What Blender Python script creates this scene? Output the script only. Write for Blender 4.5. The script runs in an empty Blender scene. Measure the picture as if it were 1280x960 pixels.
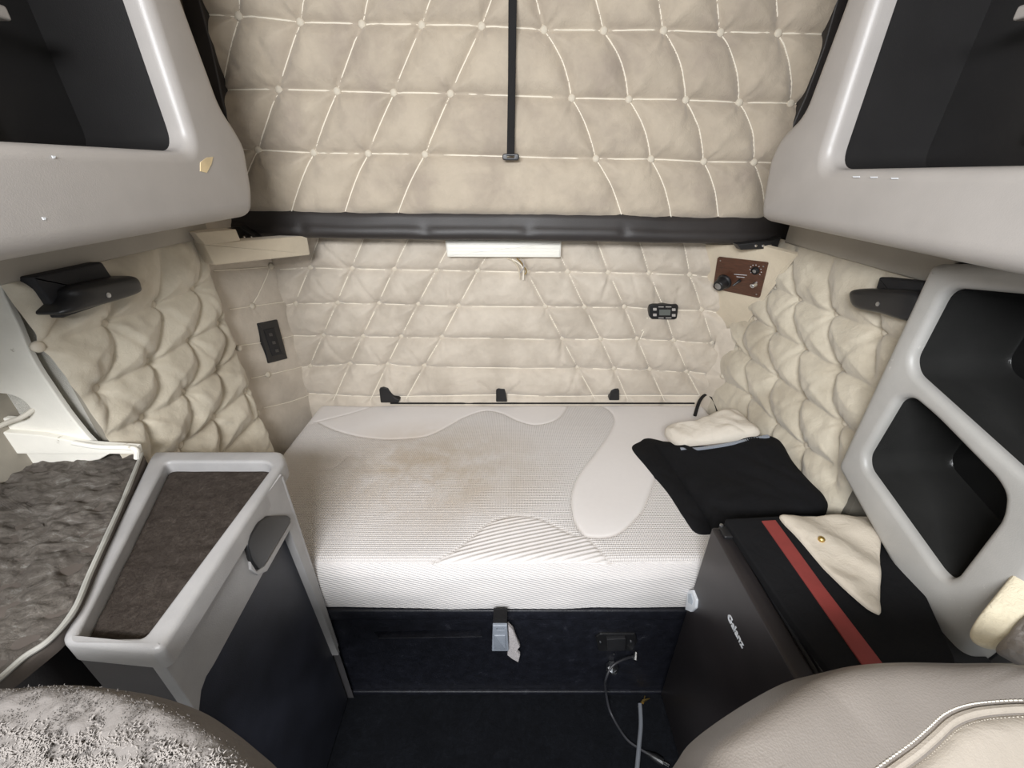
import bpy, bmesh, math, random
import numpy as np
from mathutils import Vector, Matrix, noise
random.seed(4); np.random.seed(4)
scene = bpy.context.scene
COL = scene.collection

# ------------------------------------------------------------------ camera
F = 520.0; PITCH = math.radians(27.7); CH = 1.80
cd = bpy.data.cameras.new('camera'); cam = bpy.data.objects.new('camera', cd); COL.objects.link(cam)
cam.location = (0, 0, CH); cam.rotation_euler = (math.pi/2 - PITCH, 0, 0)
cd.sensor_width = 36; cd.lens = F/1280*36; cd.clip_start = 0.02
scene.camera = cam
# ------------------------------------------------------------------ light: daylight from the cab's glass behind the camera
w = bpy.data.worlds.new('sky'); scene.world = w; w.use_nodes = True
bg = w.node_tree.nodes['Background']; bg.inputs[0].default_value = (0.92, 0.96, 1.0, 1); bg.inputs[1].default_value = 0.48
def area(name, loc, target, sx, sy, power, col):
    l = bpy.data.lights.new(name, 'AREA'); l.shape = 'RECTANGLE'; l.size = sx; l.size_y = sy; l.energy = power; l.color = col
    o = bpy.data.objects.new(name, l); COL.objects.link(o); o.location = loc
    o.rotation_euler = (Vector(target) - Vector(loc)).to_track_quat('-Z', 'Y').to_euler(); return o
area('windshield_daylight', (-.35, -0.75, 2.25), (0.1, 1.3, .9), 1.0, 0.30, 50, (0.95, 0.97, 1.0))
scene.view_settings.view_transform = 'Standard'; scene.view_settings.look = 'None'
scene.view_settings.gamma = 1; scene.view_settings.use_curve_mapping = False
scene.view_settings.exposure = 0.47

# ------------------------------------------------------------------ geometry helpers
SP, CP = math.sin(PITCH), math.cos(PITCH)
def ray(px, py):
    u = (px-640)/F; v = (480-py)/F
    return Vector((u, CP + v*SP, -SP + v*CP))
class Plane:
    def __init__(s, p, n, up=None):
        s.o = Vector(p); s.n = Vector(n).normalized()
        up = Vector(up) if up else (Vector((0, 0, 1)) if abs(s.n.z) < .9 else Vector((0, 1, 0)))
        s.u = up.cross(s.n).normalized(); s.v = s.n.cross(s.u).normalized()
    def hit(s, px, py):
        d = ray(px, py); c = Vector((0, 0, CH)); return c + d*((s.o-c).dot(s.n)/d.dot(s.n))
    def uv(s, p): q = Vector(p)-s.o; return (q.dot(s.u), q.dot(s.v))
    def px(s, pts): return [s.uv(s.hit(*p)) for p in pts]
    def at(s, a, b, h=0): return s.o + s.u*a + s.v*b + s.n*h
def PX(x, s=1): return Plane((x, 0, 0), (s, 0, 0))
def PY(y): return Plane((0, y, 0), (0, -1, 0))
def PZ(z): return Plane((0, 0, z), (0, 0, 1))

def link(name, me, mat, parent=None, smooth=None):
    o = bpy.data.objects.new(name, me); COL.objects.link(o)
    for m in (mat if isinstance(mat, (list, tuple)) else [mat]):
        if m: me.materials.append(m)
    if smooth is not None:
        me.polygons.foreach_set('use_smooth', [True]*len(me.polygons)); me.set_sharp_from_angle(angle=math.radians(smooth))
    if parent:
        o.parent = parent; o.matrix_parent_inverse = PINV[parent.name]
    return o
PINV = {}
def recenter(me):
    # move the mesh's origin to its middle; returns the shift
    n = len(me.vertices); a = np.empty(n*3); me.vertices.foreach_get('co', a); a = a.reshape(-1, 3)
    c = (a.min(0)+a.max(0))/2; a -= c; me.vertices.foreach_set('co', a.ravel()); me.update(); return Vector(c)
def make(name, bm, mat, parent=None, smooth=35, norm=True):
    if norm: bmesh.ops.recalc_face_normals(bm, faces=bm.faces)
    me = bpy.data.meshes.new(name); bm.to_mesh(me); bm.free()
    c = recenter(me); o = link(name, me, mat, parent, smooth); o.location = c
    PINV[o.name] = Matrix.Translation(-c)
    return o
def tag(o, label=None, cat=None, group=None, kind=None):
    if label: o['label'] = label
    if cat: o['category'] = cat
    if group: o['group'] = group
    if kind: o['kind'] = kind
    return o
def thing(name, loc, label=None, cat=None, group=None, kind=None):
    o = bpy.data.objects.new(name, None); COL.objects.link(o); o.location = loc; o.empty_display_size = .05
    PINV[o.name] = Matrix.Translation(-Vector(loc)); return tag(o, label, cat, group, kind)

def ccw(l):
    a = sum(l[i][0]*l[(i+1) % len(l)][1]-l[(i+1) % len(l)][0]*l[i][1] for i in range(len(l)))
    return list(l) if a > 0 else list(l)[::-1]
def rounded(pts, r, n=6):
    pts = ccw(pts); out = []; N = len(pts)
    rs = r if isinstance(r, (list, tuple)) else [r]*N
    for i in range(N):
        p = Vector(pts[i]); a = Vector(pts[i-1]); b = Vector(pts[(i+1) % N])
        d1 = (a-p); d2 = (b-p); l1, l2 = d1.length, d2.length
        k = min(rs[i], l1*.45, l2*.45)
        if k < 1e-5: out.append(tuple(p)); continue
        s, e = p+d1.normalized()*k, p+d2.normalized()*k
        for j in range(n+1):
            t = j/n; q = s*(1-t)**2 + p*2*t*(1-t) + e*t*t; out.append((q.x, q.y))
    return out
def offset(l, d):
    N = len(l); out = []
    for i in range(N):
        p = Vector(l[i]); a = Vector(l[i-1]); b = Vector(l[(i+1) % N])
        e1 = (p-a); e2 = (b-p)
        if e1.length < 1e-9: e1 = e2
        if e2.length < 1e-9: e2 = e1
        n1 = Vector((-e1.y, e1.x)).normalized(); n2 = Vector((-e2.y, e2.x)).normalized()
        m = (n1+n2); m = m.normalized() if m.length > 1e-6 else n1
        c = max(.5, m.dot(n1)); q = p+m*(d/c); out.append((q.x, q.y))
    return out
def bridge(bm, A, B):
    n = len(A)
    for i in range(n):
        try: bm.faces.new((A[i], A[(i+1) % n], B[(i+1) % n], B[i]))
        except ValueError: pass
def slab(bm, pl, loop, h0, h1, r=0, holes=(), back=True, seg=4, hole_r=None, hole_depth=None):
    """extruded outline on a plane, rounded front edge, rounded openings"""
    loop = ccw(loop)
    def ring(l, h): return [bm.verts.new(pl.at(a, b, h)) for a, b in l]
    cur = first = ring(loop, h0)
    if r > 0:
        for k in range(seg+1):
            t = k/seg*math.pi/2; nx = ring(offset(loop, r*(1-math.cos(t))), h1-r+r*math.sin(t)); bridge(bm, cur, nx); cur = nx
    else:
        nx = ring(loop, h1); bridge(bm, cur, nx); cur = nx
    edges = []
    def el(R):
        for i in range(len(R)):
            e = bm.edges.get((R[i], R[(i+1) % len(R)])) or bm.edges.new((R[i], R[(i+1) % len(R)])); edges.append(e)
    if not holes:
        f = bm.faces.new(cur)
    else:
        el(cur)
        hr = r if hole_r is None else hole_r
        for h in holes:
            h = ccw(h); c = top = ring(offset(h, -hr), h1)
            if hr > 0:
                for k in range(1, seg+1):
                    t = k/seg*math.pi/2; nx = ring(offset(h, -hr*(1-math.sin(t))), h1-hr*(1-math.cos(t))); bridge(bm, c, nx); c = nx
            nx = ring(h, h0 if hole_depth is None else h1-hole_depth); bridge(bm, c, nx); el(top)
        bmesh.ops.triangle_fill(bm, use_beauty=True, use_dissolve=False, edges=edges, normal=pl.n)
    if back and not holes: bm.faces.new(first)
    return bm
def box(bm, a, b, r=0):
    vs = [(x, y, z) for x in (a[0], b[0]) for y in (a[1], b[1]) for z in (a[2], b[2])]
    v = [bm.verts.new(c) for c in vs]
    fs = [bm.faces.new([v[i] for i in q]) for q in ((0, 1, 3, 2), (4, 6, 7, 5), (0, 4, 5, 1), (2, 3, 7, 6), (0, 2, 6, 4), (1, 5, 7, 3))]
    if r:
        es = list({e for f in fs for e in f.edges}); bmesh.ops.bevel(bm, geom=es, offset=r, segments=3, profile=.5, affect='EDGES', clamp_overlap=True)
    return bm
def tube(bm, pts, r, n=8, caps=True, rb=None):
    pts = [Vector(p) for p in pts]; prev = None; rings = []
    t0 = (pts[1]-pts[0]).normalized(); up = Vector((0, 0, 1)) if abs(t0.z) < .9 else Vector((1, 0, 0))
    x = t0.cross(up).normalized()
    for i, p in enumerate(pts):
        t = (pts[min(i+1, len(pts)-1)]-pts[max(i-1, 0)]).normalized()
        x = (x - t*x.dot(t)).normalized(); y = t.cross(x)
        rr = r[i] if isinstance(r, (list, tuple)) else r
        rings.append([bm.verts.new(p+(x*math.cos(a)+y*math.sin(a)*(rb or 1))*rr) for a in [2*math.pi*k/n for k in range(n)]])
    for A, B in zip(rings, rings[1:]): bridge(bm, A, B)
    if caps: bm.faces.new(rings[0]); bm.faces.new(rings[-1])
def spline(pts, n=6, closed=False):
    P = [Vector(p) for p in pts]; out = []; N = len(P)
    for i in range(N if closed else N-1):
        if closed: a, b, c, d = P[i-1], P[i], P[(i+1) % N], P[(i+2) % N]
        else: a, b, c, d = P[max(i-1, 0)], P[i], P[i+1], P[min(i+2, N-1)]
        for k in range(n):
            t = k/n; out.append(.5*((2*b)+(c-a)*t+(2*a-5*b+4*c-d)*t*t+(3*b-3*c+d-a)*t**3))
    if not closed: out.append(P[-1])
    return out
def spl2(pts, n=6, closed=False): return [(p.x, p.y) for p in spline([(a, b, 0) for a, b in pts], n, closed)]
def lathe(bm, pl, a, b, prof, n=20):
    """prof: (radius, height) pairs on a plane's normal"""
    rings = [[bm.verts.new(pl.at(a+r*math.cos(2*math.pi*k/n), b+r*math.sin(2*math.pi*k/n), h)) for k in range(n)] for r, h in prof]
    for A, B in zip(rings, rings[1:]): bridge(bm, A, B)
    bm.faces.new(rings[-1]); bm.faces.new(rings[0])
def grid_mesh(name, V, nx, ny, mat, parent=None, smooth=180, attr=None):
    me = bpy.data.meshes.new(name); me.vertices.add(nx*ny); me.vertices.foreach_set('co', V.astype(np.float32).ravel())
    i, j = np.meshgrid(np.arange(nx-1), np.arange(ny-1)); a = (j*nx+i).ravel()
    q = np.stack([a, a+1, a+nx+1, a+nx], 1); n = len(q)
    me.loops.add(n*4); me.loops.foreach_set('vertex_index', q.ravel().astype(np.int32))
    me.polygons.add(n); me.polygons.foreach_set('loop_start', (np.arange(n)*4).astype(np.int32)); me.polygons.foreach_set('loop_total', np.full(n, 4, np.int32))
    me.update(calc_edges=True); me.validate()
    if attr is not None:
        for k, vals in attr.items():
            A = me.attributes.new(k, 'FLOAT', 'POINT'); A.data.foreach_set('value', vals.astype(np.float32).ravel())
    c = recenter(me); o = link(name, me, mat, parent, smooth); o.location = c
    PINV[o.name] = Matrix.Translation(-c)
    return o
def vnoise(x, y, s, seed=0):
    """smooth value noise on numpy arrays"""
    rng = np.random.RandomState(seed); T = rng.rand(64, 64)*2-1
    X = x/s; Y = y/s; xi = np.floor(X).astype(int); yi = np.floor(Y).astype(int); fx = X-xi; fy = Y-yi
    fx = fx*fx*(3-2*fx); fy = fy*fy*(3-2*fy)
    g = lambda a, b: T[a % 64, b % 64]
    return (g(xi, yi)*(1-fx)+g(xi+1, yi)*fx)*(1-fy)+(g(xi, yi+1)*(1-fx)+g(xi+1, yi+1)*fx)*fy
def segdist(X, Y, polys):
    D = np.full(X.shape, 9.0)
    for pl in polys:
        for (ax, ay), (bx, by) in zip(pl, pl[1:]):
            dx, dy = bx-ax, by-ay; L = dx*dx+dy*dy+1e-12
            t = np.clip(((X-ax)*dx+(Y-ay)*dy)/L, 0, 1); D = np.minimum(D, np.hypot(X-ax-t*dx, Y-ay-t*dy))
    return D
def inside(X, Y, poly):
    R = np.zeros(X.shape, bool); N = len(poly)
    for i in range(N):
        x1, y1 = poly[i]; x2, y2 = poly[(i+1) % N]
        c = ((y1 > Y) != (y2 > Y)) & (X < (x2-x1)*(Y-y1)/(y2-y1+1e-12)+x1); R ^= c
    return R
def pillow(name, pl, poly, base, height, mat, parent=None, n=140, m=40, power=3, wr=.004, ws=.05, seed=1, sag=0, fold=0, lift=None, skirt=None, under=.004):
    """closed soft body over a star-shaped outline: domed upper side, flat underside"""
    poly = ccw(poly); P = spl2(poly, max(2, n//len(poly)), True); n = len(P)
    c = np.mean(np.array(P), 0); P = np.array(P)
    rr = np.concatenate([np.linspace(1, .9, 6), np.linspace(.88, 0.0, m-6)])
    V = []; 
    T = np.linspace(0, 1, len(rr))
    for r in rr:
        x = c[0]+(P[:, 0]-c[0])*r; y = c[1]+(P[:, 1]-c[1])*r
        h = base+height*(1-r**power)**.5
        h = h + (wr*vnoise(x+5, y+9, ws, seed)+wr*.5*vnoise(x+2, y+3, ws*.45, seed+1)+fold*np.abs(vnoise(x*1.0+y*.6+3, y*.25-x*.1+4, ws*.8, seed+7)))*min(1, (1-r)*10)
        if lift: h = h + lift(x, y)
        V.append(np.stack([x, y, h], 1))
    bm = bmesh.new(); rings = []
    for A in V: rings.append([bm.verts.new(pl.at(*p)) for p in A])
    low = [bm.verts.new(pl.at(p[0], p[1], base+(lift(np.array([p[0]]), np.array([p[1]]))[0] if lift else 0)-under)) for p in V[0]]
    if skirt is not None:
        for v_ in low: v_.co.z = min(v_.co.z, skirt)
    bridge(bm, low, rings[0]); bm.faces.new(low)
    for A, B in zip(rings, rings[1:]): bridge(bm, A, B)
    bmesh.ops.remove_doubles(bm, verts=rings[-1], dist=1e-6)
    return make(name, bm, mat, parent, 60)

# ------------------------------------------------------------------ materials
class NT:
    def __init__(s, name, rough=.6, spec=.5, metal=0):
        s.m = bpy.data.materials.new(name); s.m.use_nodes = True; s.t = s.m.node_tree; s.b = s.t.nodes['Principled BSDF']
        s.b.inputs['Roughness'].default_value = rough; s.b.inputs['Specular IOR Level'].default_value = spec; s.b.inputs['Metallic'].default_value = metal
        s.co = s.t.nodes.new('ShaderNodeTexCoord').outputs['Object']
    def n(s, kind, **kw):
        o = s.t.nodes.new('ShaderNode'+kind)
        for k, v in kw.items():
            if k in o.inputs.keys(): o.inputs[k].default_value = v
            else: setattr(o, k, v)
        return o
    def lk(s, a, b): s.t.links.new(a, b)
    def noise(s, scale, detail=4, rough=.55, vec=None, sc=None, dist=0):
        o = s.n('TexNoise', Scale=scale, Detail=detail, Roughness=rough, Distortion=dist); v = vec or s.co
        if sc:
            mp = s.n('Mapping'); mp.inputs['Scale'].default_value = sc; s.lk(v, mp.inputs['Vector']); v = mp.outputs[0]
        s.lk(v, o.inputs['Vector']); return o.outputs['Fac']
    def ramp(s, fac, stops):
        r = s.n('ValToRGB'); e = r.color_ramp.elements
        while len(e) < len(stops): e.new(.5)
        for q, (p, c) in zip(e, stops): q.position = p; q.color = (*c, 1) if len(c) == 3 else c
        s.lk(fac, r.inputs[0]); return r.outputs[0]
    def mix(s, f, a, b, mode='MIX'):
        x = s.n('Mix', data_type='RGBA', blend_type=mode)
        for k, v in ((0, f), (6, a), (7, b)):
            if hasattr(v, 'is_output'): s.lk(v, x.inputs[k])
            else: x.inputs[k].default_value = v if k == 0 else (*v, 1)
        return x.outputs[2]
    def math(s, op, a, b=0, c=0):
        x = s.n('Math', operation=op)
        for k, v in enumerate((a, b, c)):
            if hasattr(v, 'is_output'): s.lk(v, x.inputs[k])
            else: x.inputs[k].default_value = v
        return x.outputs[0]
    def bump(s, h, dist=.002, strength=1, prev=None):
        b = s.n('Bump', Strength=strength, Distance=dist); s.lk(h, b.inputs['Height'])
        if prev: s.lk(prev, b.inputs['Normal'])
        return b.outputs[0]
    def color(s, c): s.lk(c, s.b.inputs['Base Color']) if hasattr(c, 'is_output') else setattr(s.b.inputs['Base Color'], 'default_value', (*c, 1))
    def normal(s, n): s.lk(n, s.b.inputs['Normal'])
def plastic(name, c, rough=.45, var=.12, grain=.0003, spec=.5, metal=0, scuff=None):
    k = NT(name, rough, spec, metal)
    n1 = k.noise(9, 5); d = tuple(x*(1-var) for x in c); e = tuple(min(1, x*(1+var)) for x in c)
    col = k.ramp(n1, [(.3, d), (.7, e)])
    if scuff: col = k.mix(k.ramp(k.noise(26, 6, .7), [(.66, (0, 0, 0)), (.7, (1, 1, 1))]), col, scuff)
    k.color(col); k.normal(k.bump(k.noise(420, 2), grain)); return k.m
def velvet(name, c1, c2, stain, stainy=.6):
    k = NT(name, .9, .2)
    k.b.inputs['Sheen Weight'].default_value = .35; k.b.inputs['Sheen Roughness'].default_value = .5
    n1 = k.noise(5, 5, .6); n2 = k.noise(22, 6, .65, dist=.6); n3 = k.noise(2.2, 4)
    col = k.mix(n2, c1, c2); col = k.mix(k.ramp(n1, [(.45, (0, 0, 0)), (.72, (stainy,)*3)]), col, stain)
    col = k.mix(k.ramp(n3, [(.5, (0, 0, 0)), (.75, (.5, .5, .5))]), col, tuple(x*.86 for x in c1))
    col = k.mix(k.ramp(k.noise(6, 4, .6, dist=.6), [(.30, (.4, .4, .4)), (.55, (0, 0, 0))]), col, tuple(min(1, x*1.18) for x in c2))
    k.color(col)
    b = k.bump(k.noise(55, 5, .6, dist=.8), .0045, .5); b = k.bump(k.noise(700, 2), .0006, .6, b); k.normal(b); return k.m
VEL_UP = velvet('cream_velvet_upper', (.43, .365, .29), (.52, .45, .355), (.33, .275, .23), .75)
VEL_BK = velvet('cream_velvet_back', (.53, .465, .385), (.63, .565, .48), (.40, .345, .28), .6)
VEL_SD = velvet('cream_velvet_side', (.52, .465, .365), (.62, .565, .46), (.36, .30, .22), .7)
PIPE = plastic('cream_piping', (.86, .80, .68), .7, .04)
BTN = plastic('cream_button_cover', (.62, .56, .46), .8, .08)
BEIGE = velvet('beige_pad', (.58, .50, .38), (.64, .56, .43), (.50, .42, .32), .3)
GREY = plastic('grey_moulded_plastic', (.40, .375, .355), .38, .05, .0002)
GREY2 = plastic('grey_shelf_plastic', (.40, .39, .37), .4, .07, .0003, scuff=(.55, .53, .5))
SHADEIN = plastic('shaded_bay_liner', (.014, .013, .013), .5, .12)  # near-black colour carries the shade inside the open overhead bays
PALE = plastic('pale_grey_plastic', (.33, .32, .315), .36, .1, .0004)
CREAM = plastic('cream_painted_panel', (.82, .79, .71), .5, .06, .0004, scuff=(.5, .46, .38))
BLACK = plastic('black_plastic', (.012, .012, .013), .38, .2)
BLACKM = plastic('black_matte', (.010, .010, .012), .7, .3, .0008)
VINYL = plastic('black_vinyl', (.030, .026, .025), .46, .15, .0006)
NAVY = plastic('blue_black_panel', (.020, .022, .032), .5, .3, .0005, scuff=(.035, .038, .05))
FRIDGE = plastic('brushed_black_door', (.030, .026, .027), .34, .15, .0002, metal=.3)
METAL = plastic('dull_steel', (.45, .46, .48), .35, .1, metal=1)
CHROME = plastic('bright_metal', (.8, .8, .8), .15, .05, metal=1)
BUCK = plastic('grey_metal_buckle', (.30, .33, .38), .35, .15)
WHITE = plastic('white_plastic', (.75, .78, .82), .35, .04)
LAMP = plastic('white_diffuser', (.90, .88, .80), .4, .03)
RED = plastic('red_band', (.23, .035, .030), .7, .18, .0006)
BRASS = plastic('brass', (.6, .42, .15), .4, .1, metal=1)
SCREEN = plastic('grey_display', (.12, .13, .12), .3, .05)
CHIP = plastic('bare_chipped_plastic', (.75, .60, .36), .7, .2)
def wood():
    k = NT('walnut_veneer', .35)
    g = k.noise(60, 6, .65, sc=(.5, .5, 5)); k.color(k.ramp(g, [(.3, (.045, .018, .010)), (.7, (.115, .045, .024))])); return k.m
WOOD = wood()
def carpet(name, a, b, c, sc=35, stretch=(1, 1, 1)):
    k = NT(name, .95, .1); n1 = k.noise(sc, 8, .75, sc=stretch, dist=1.4); n2 = k.noise(7, 4)
    col = k.ramp(n1, [(.35, a), (.55, b), (.72, c)]); col = k.mix(k.ramp(n2, [(.4, (0, 0, 0)), (.7, (.55, .55, .55))]), col, a)
    k.color(col); k.normal(k.bump(k.noise(160, 5, .8, dist=1.5), .005, 1)); return k.m
PILE = carpet('grey_brown_pile', (.08, .068, .058), (.17, .15, .13), (.36, .35, .32), 22, (.6, 1.5, 1))
PILE2 = carpet('brown_tray_carpet', (.040, .031, .026), (.068, .055, .046), (.11, .092, .08), 60)
FLOORC = carpet('black_floor_mat', (.0055, .006, .0075), (.009, .010, .013), (.016, .018, .022), 40)
def boxmat():
    k = NT('black_painted_board', .45); n1 = k.noise(30, 6, .7)
    col = k.ramp(n1, [(.4, (.006, .0065, .010)), (.62, (.011, .012, .018)), (.80, (.05, .052, .062))]); k.color(col)
    k.normal(k.bump(k.noise(90, 5, .7), .0015)); return k.m
BOARD = boxmat()
def fabric(name, a, b, rough=.9, wr=25, weave=900):
    k = NT(name, rough, .15); k.color(k.mix(k.noise(12, 5), a, b))
    bb = k.bump(k.noise(wr, 5, .6, dist=.8), .006, .6); k.normal(k.bump(k.noise(weave, 2), .0006, .7, bb)); return k.m
BLKCLOTH = fabric('black_cloth', (.006, .006, .007), (.010, .010, .011))
WHTCLOTH = fabric('cream_fleece', (.60, .54, .46), (.70, .65, .57))
CANVAS = fabric('cream_canvas', (.50, .44, .36), (.62, .56, .47))
WEBBING = fabric('black_webbing', (.014, .013, .013), (.02, .019, .019), .7)
def mattress_mat():
    k = NT('mattress_knit', .9, .2); k.b.inputs['Sheen Weight'].default_value = .2
    reg = k.n('Attribute', attribute_name='region').outputs['Fac']; top = k.n('Attribute', attribute_name='topside').outputs['Fac']
    gv = k.n('Attribute', attribute_name='groove').outputs['Fac']
    sx = k.n('SeparateXYZ'); k.lk(k.co, sx.inputs[0]); X, Y = sx.outputs[0], sx.outputs[1]; Z = sx.outputs[2]
    # raised dots on a diagonal lattice
    fr = 2*math.pi/.0115
    s1 = k.math('SINE', k.math('MULTIPLY', k.math('ADD', X, k.math('MULTIPLY', Y, .7)), fr))
    s2 = k.math('SINE', k.math('MULTIPLY', k.math('SUBTRACT', X, k.math('MULTIPLY', Y, .7)), fr))
    dots = k.math('MULTIPLY', s1, s2)
    st = k.math('SINE', k.math('MULTIPLY', k.math('SUBTRACT', k.math('MULTIPLY', Y, 1.0), k.math('MULTIPLY', X, .28)), 2*math.pi/.0155))
    sd = k.math('SINE', k.math('MULTIPLY', k.math('ADD', k.math('MULTIPLY', X, .35), k.math('ADD', Z, Y)), 2*math.pi/.010))
    isd = k.math('COMPARE', reg, 1, .3); ist = k.math('COMPARE', reg, 2, .3); iss = k.math('COMPARE', reg, 3, .3)
    h = k.math('ADD', k.math('MULTIPLY', dots, isd), k.math('ADD', k.math('MULTIPLY', st, ist), k.math('MULTIPLY', k.math('MULTIPLY', sd, .7), iss)))
    n1 = k.noise(3.0, 5, .6); n2 = k.noise(10, 6, .7, dist=.5); n3 = k.noise(45, 4, .6)
    col = k.mix(n3, (.70, .665, .645), (.74, .705, .685))
    # worn yellow-brown patch on the left of the sleeping surface
    ds = k.math('SQRT', k.math('ADD', k.math('POWER', k.math('MULTIPLY', k.math('ADD', X, .33), 1.6), 2), k.math('POWER', k.math('MULTIPLY', k.math('ADD', Y, .03), 2.4), 2)))
    mask = k.math('MULTIPLY', k.ramp(ds, [(.15, (1, 1, 1)), (.95, (0, 0, 0))]), k.ramp(k.math('ADD', k.math('MULTIPLY', n1, .5), k.math('MULTIPLY', n2, .5)), [(.30, (0, 0, 0)), (.55, (1, 1, 1))]))
    mask = k.math('MULTIPLY', mask, k.math('MULTIPLY', top, .9))
    col = k.mix(mask, col, (.46, .36, .25))
    col = k.mix(k.math('MULTIPLY', k.ramp(h, [(.0, (1, 1, 1)), (.45, (0, 0, 0))]), k.math('MULTIPLY', k.math('GREATER_THAN', k.math('ADD', isd, ist), .5), .16)), col, (.42, .38, .35))
    sm = k.ramp(k.noise(14, 5, .7), [(.66, (0, 0, 0)), (.74, (1, 1, 1))])
    col = k.mix(k.math('MULTIPLY', k.math('MULTIPLY', sm, iss), .5), col, (.52, .50, .55))
    col = k.mix(k.math('MULTIPLY', gv, .35), col, (.40, .35, .30))
    k.color(col); k.normal(k.bump(h, .0014, 1)); return k.m
MATT = mattress_mat()
def leather():
    k = NT('taupe_leather', .38, .5); k.color(k.ramp(k.noise(5, 4), [(.3, (.165, .145, .127)), (.7, (.195, .172, .152))]))
    v = k.n('TexVoronoi', Scale=420.0); k.lk(k.co, v.inputs['Vector']); k.normal(k.bump(v.outputs['Distance'], .0006, .6)); return k.m
LEATHER = leather()
LEATHER2 = fabric('beige_perforated_leather', (.33, .29, .245), (.38, .34, .29), .5, 15, 500)
WOOL = fabric('grey_wool_cover', (.135, .122, .113), (.19, .174, .162), .95, 35, 500)
FLUFF = fabric('pale_wool_tuft', (.21, .19, .175), (.30, .275, .255), .95, 60, 500)

# ================================================================== SETTING
def quilt(name, pl, quad, seams, buttons, mat, H=.02, wd=.03, step=.005, weak=(), parent=None, label=None, kind=None, seed=0, bdip=.018, piper=.0021, edge_seam=True):
    """button-tufted upholstery: puffed grid over a four-cornered panel (quad in plane coordinates, going round)"""
    q = [np.array(p) for p in quad]
    L1 = max(np.linalg.norm(q[1]-q[0]), np.linalg.norm(q[2]-q[3])); L2 = max(np.linalg.norm(q[3]-q[0]), np.linalg.norm(q[2]-q[1]))
    nx, ny = int(L1/step)+2, int(L2/step)+2
    s, t = np.meshgrid(np.linspace(0, 1, nx), np.linspace(0, 1, ny))
    A = [(1-s)*(1-t)*q[0][i]+s*(1-t)*q[1][i]+s*t*q[2][i]+(1-s)*t*q[3][i] for i in (0, 1)]
    X, Y = A
    sm = [spl2(p, 5) if len(p) > 2 else [tuple(np.array(p[0])*(1-k/4)+np.array(p[1])*k/4) for k in range(5)] for p in seams]
    def height(X, Y):
        d = segdist(X, Y, sm)
        h = H*1.35*(1-np.exp(-d/wd))
        if edge_seam: 
            ed = segdist(X, Y, [[tuple(p) for p in q]+[tuple(q[0])]]); h = h*(1-np.exp(-ed/.02))
        for p in weak:
            dd = segdist(X, Y, [p]); h -= H*.20*np.exp(-(dd/.011)**2)
        for i, (bx, by) in enumerate(buttons):
            r = np.hypot(X-bx, Y-by); th = np.arctan2(Y-by, X-bx); ph = (i*2.39) % 6.28
            h -= bdip*np.exp(-(r/.021)**1.5)
            h += H*.17*np.cos(5*th+ph+1.3*np.sin(th*2+ph))*np.exp(-r/.05)*np.clip(r/.02, 0, 1)
        h += H*.12*vnoise(X+7, Y+7, .07, seed)+H*.09*vnoise(X+9, Y+5, .026, seed+3)
        return h
    h = height(X, Y)
    o3 = np.array(pl.o); U = np.array(pl.u); Vv = np.array(pl.v); N = np.array(pl.n)
    V = o3+X[..., None]*U+Y[..., None]*Vv+h[..., None]*N
    ob = grid_mesh(name, V.reshape(-1, 3), nx, ny, mat, parent)
    if kind: ob['kind'] = kind
    if label: ob['label'] = label
    # stitched piping lying in each seam
    host = ob if parent is None else parent
    bm = bmesh.new(); got = False
    for p in sm:
        hh = height(np.array([a for a, b in p]), np.array([b for a, b in p]))
        ins = inside(np.array([a for a, b in p]), np.array([b for a, b in p]), [tuple(c) for c in q]); run = []
        for (a, b), z, k in list(zip(p, hh, ins))+[((0, 0), 0, False)]:
            if k: run.append(pl.at(a, b, z+piper*1.3))
            else:
                if len(run) > 1: tube(bm, run, piper, 5); got = True
                run = []
    if got and piper > 0: make('piping', bm, PIPE, host, 60)
    # covered buttons, shared mesh
    if buttons:
        bm = bmesh.new(); Z = Plane((0, 0, 0), (0, 0, 1)); lathe(bm, Z, 0, 0, [(.011, -.008), (.0135, -.001), (.0125, .003), (.0085, .0062), (.003, .0074)], 12)
        bmesh.ops.recalc_face_normals(bm, faces=bm.faces); bme = bpy.data.meshes.new('button'); bm.to_mesh(bme); bm.free(); bme.materials.append(BTN)
        bme.polygons.foreach_set('use_smooth', [True]*len(bme.polygons))
        hb = height(np.array([b[0] for b in buttons]), np.array([b[1] for b in buttons]))
        for (a, b), z in zip(buttons, hb):
            o = bpy.data.objects.new('button', bme); COL.objects.link(o); o.parent = host; o.matrix_parent_inverse = PINV[host.name]
            o.location = pl.at(a, b, z+.008); o.rotation_euler = pl.n.to_track_quat('Z', 'Y').to_euler()
    return ob

# floor and ceiling
bm = bmesh.new(); box(bm, (-1.35, -.9, -.04), (1.35, 1.95, 0)); tag(make('floor', bm, FLOORC), kind='structure')
bm = bmesh.new(); box(bm, (-1.35, -.5, 2.46), (1.35, 2.0, 2.50)); tag(make('ceiling', bm, BEIGE), kind='structure')
# outer shell behind the upholstery
SH = plastic('shell_liner', (.30, .27, .22), .8, .1)
bm = bmesh.new(); box(bm, (-1.3, 1.93, 0), (1.3, 1.98, 2.46)); tag(make('wall_rear_shell', bm, SH), kind='structure')
for s, nm in ((-1, 'wall_left_shell'), (1, 'wall_right_shell')):
    bm = bmesh.new(); box(bm, (s*1.30 if s < 0 else 1.25, .55, 0), (-1.25 if s < 0 else 1.30, 1.98, 2.46)); tag(make(nm, bm, SH), kind='structure')

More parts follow.
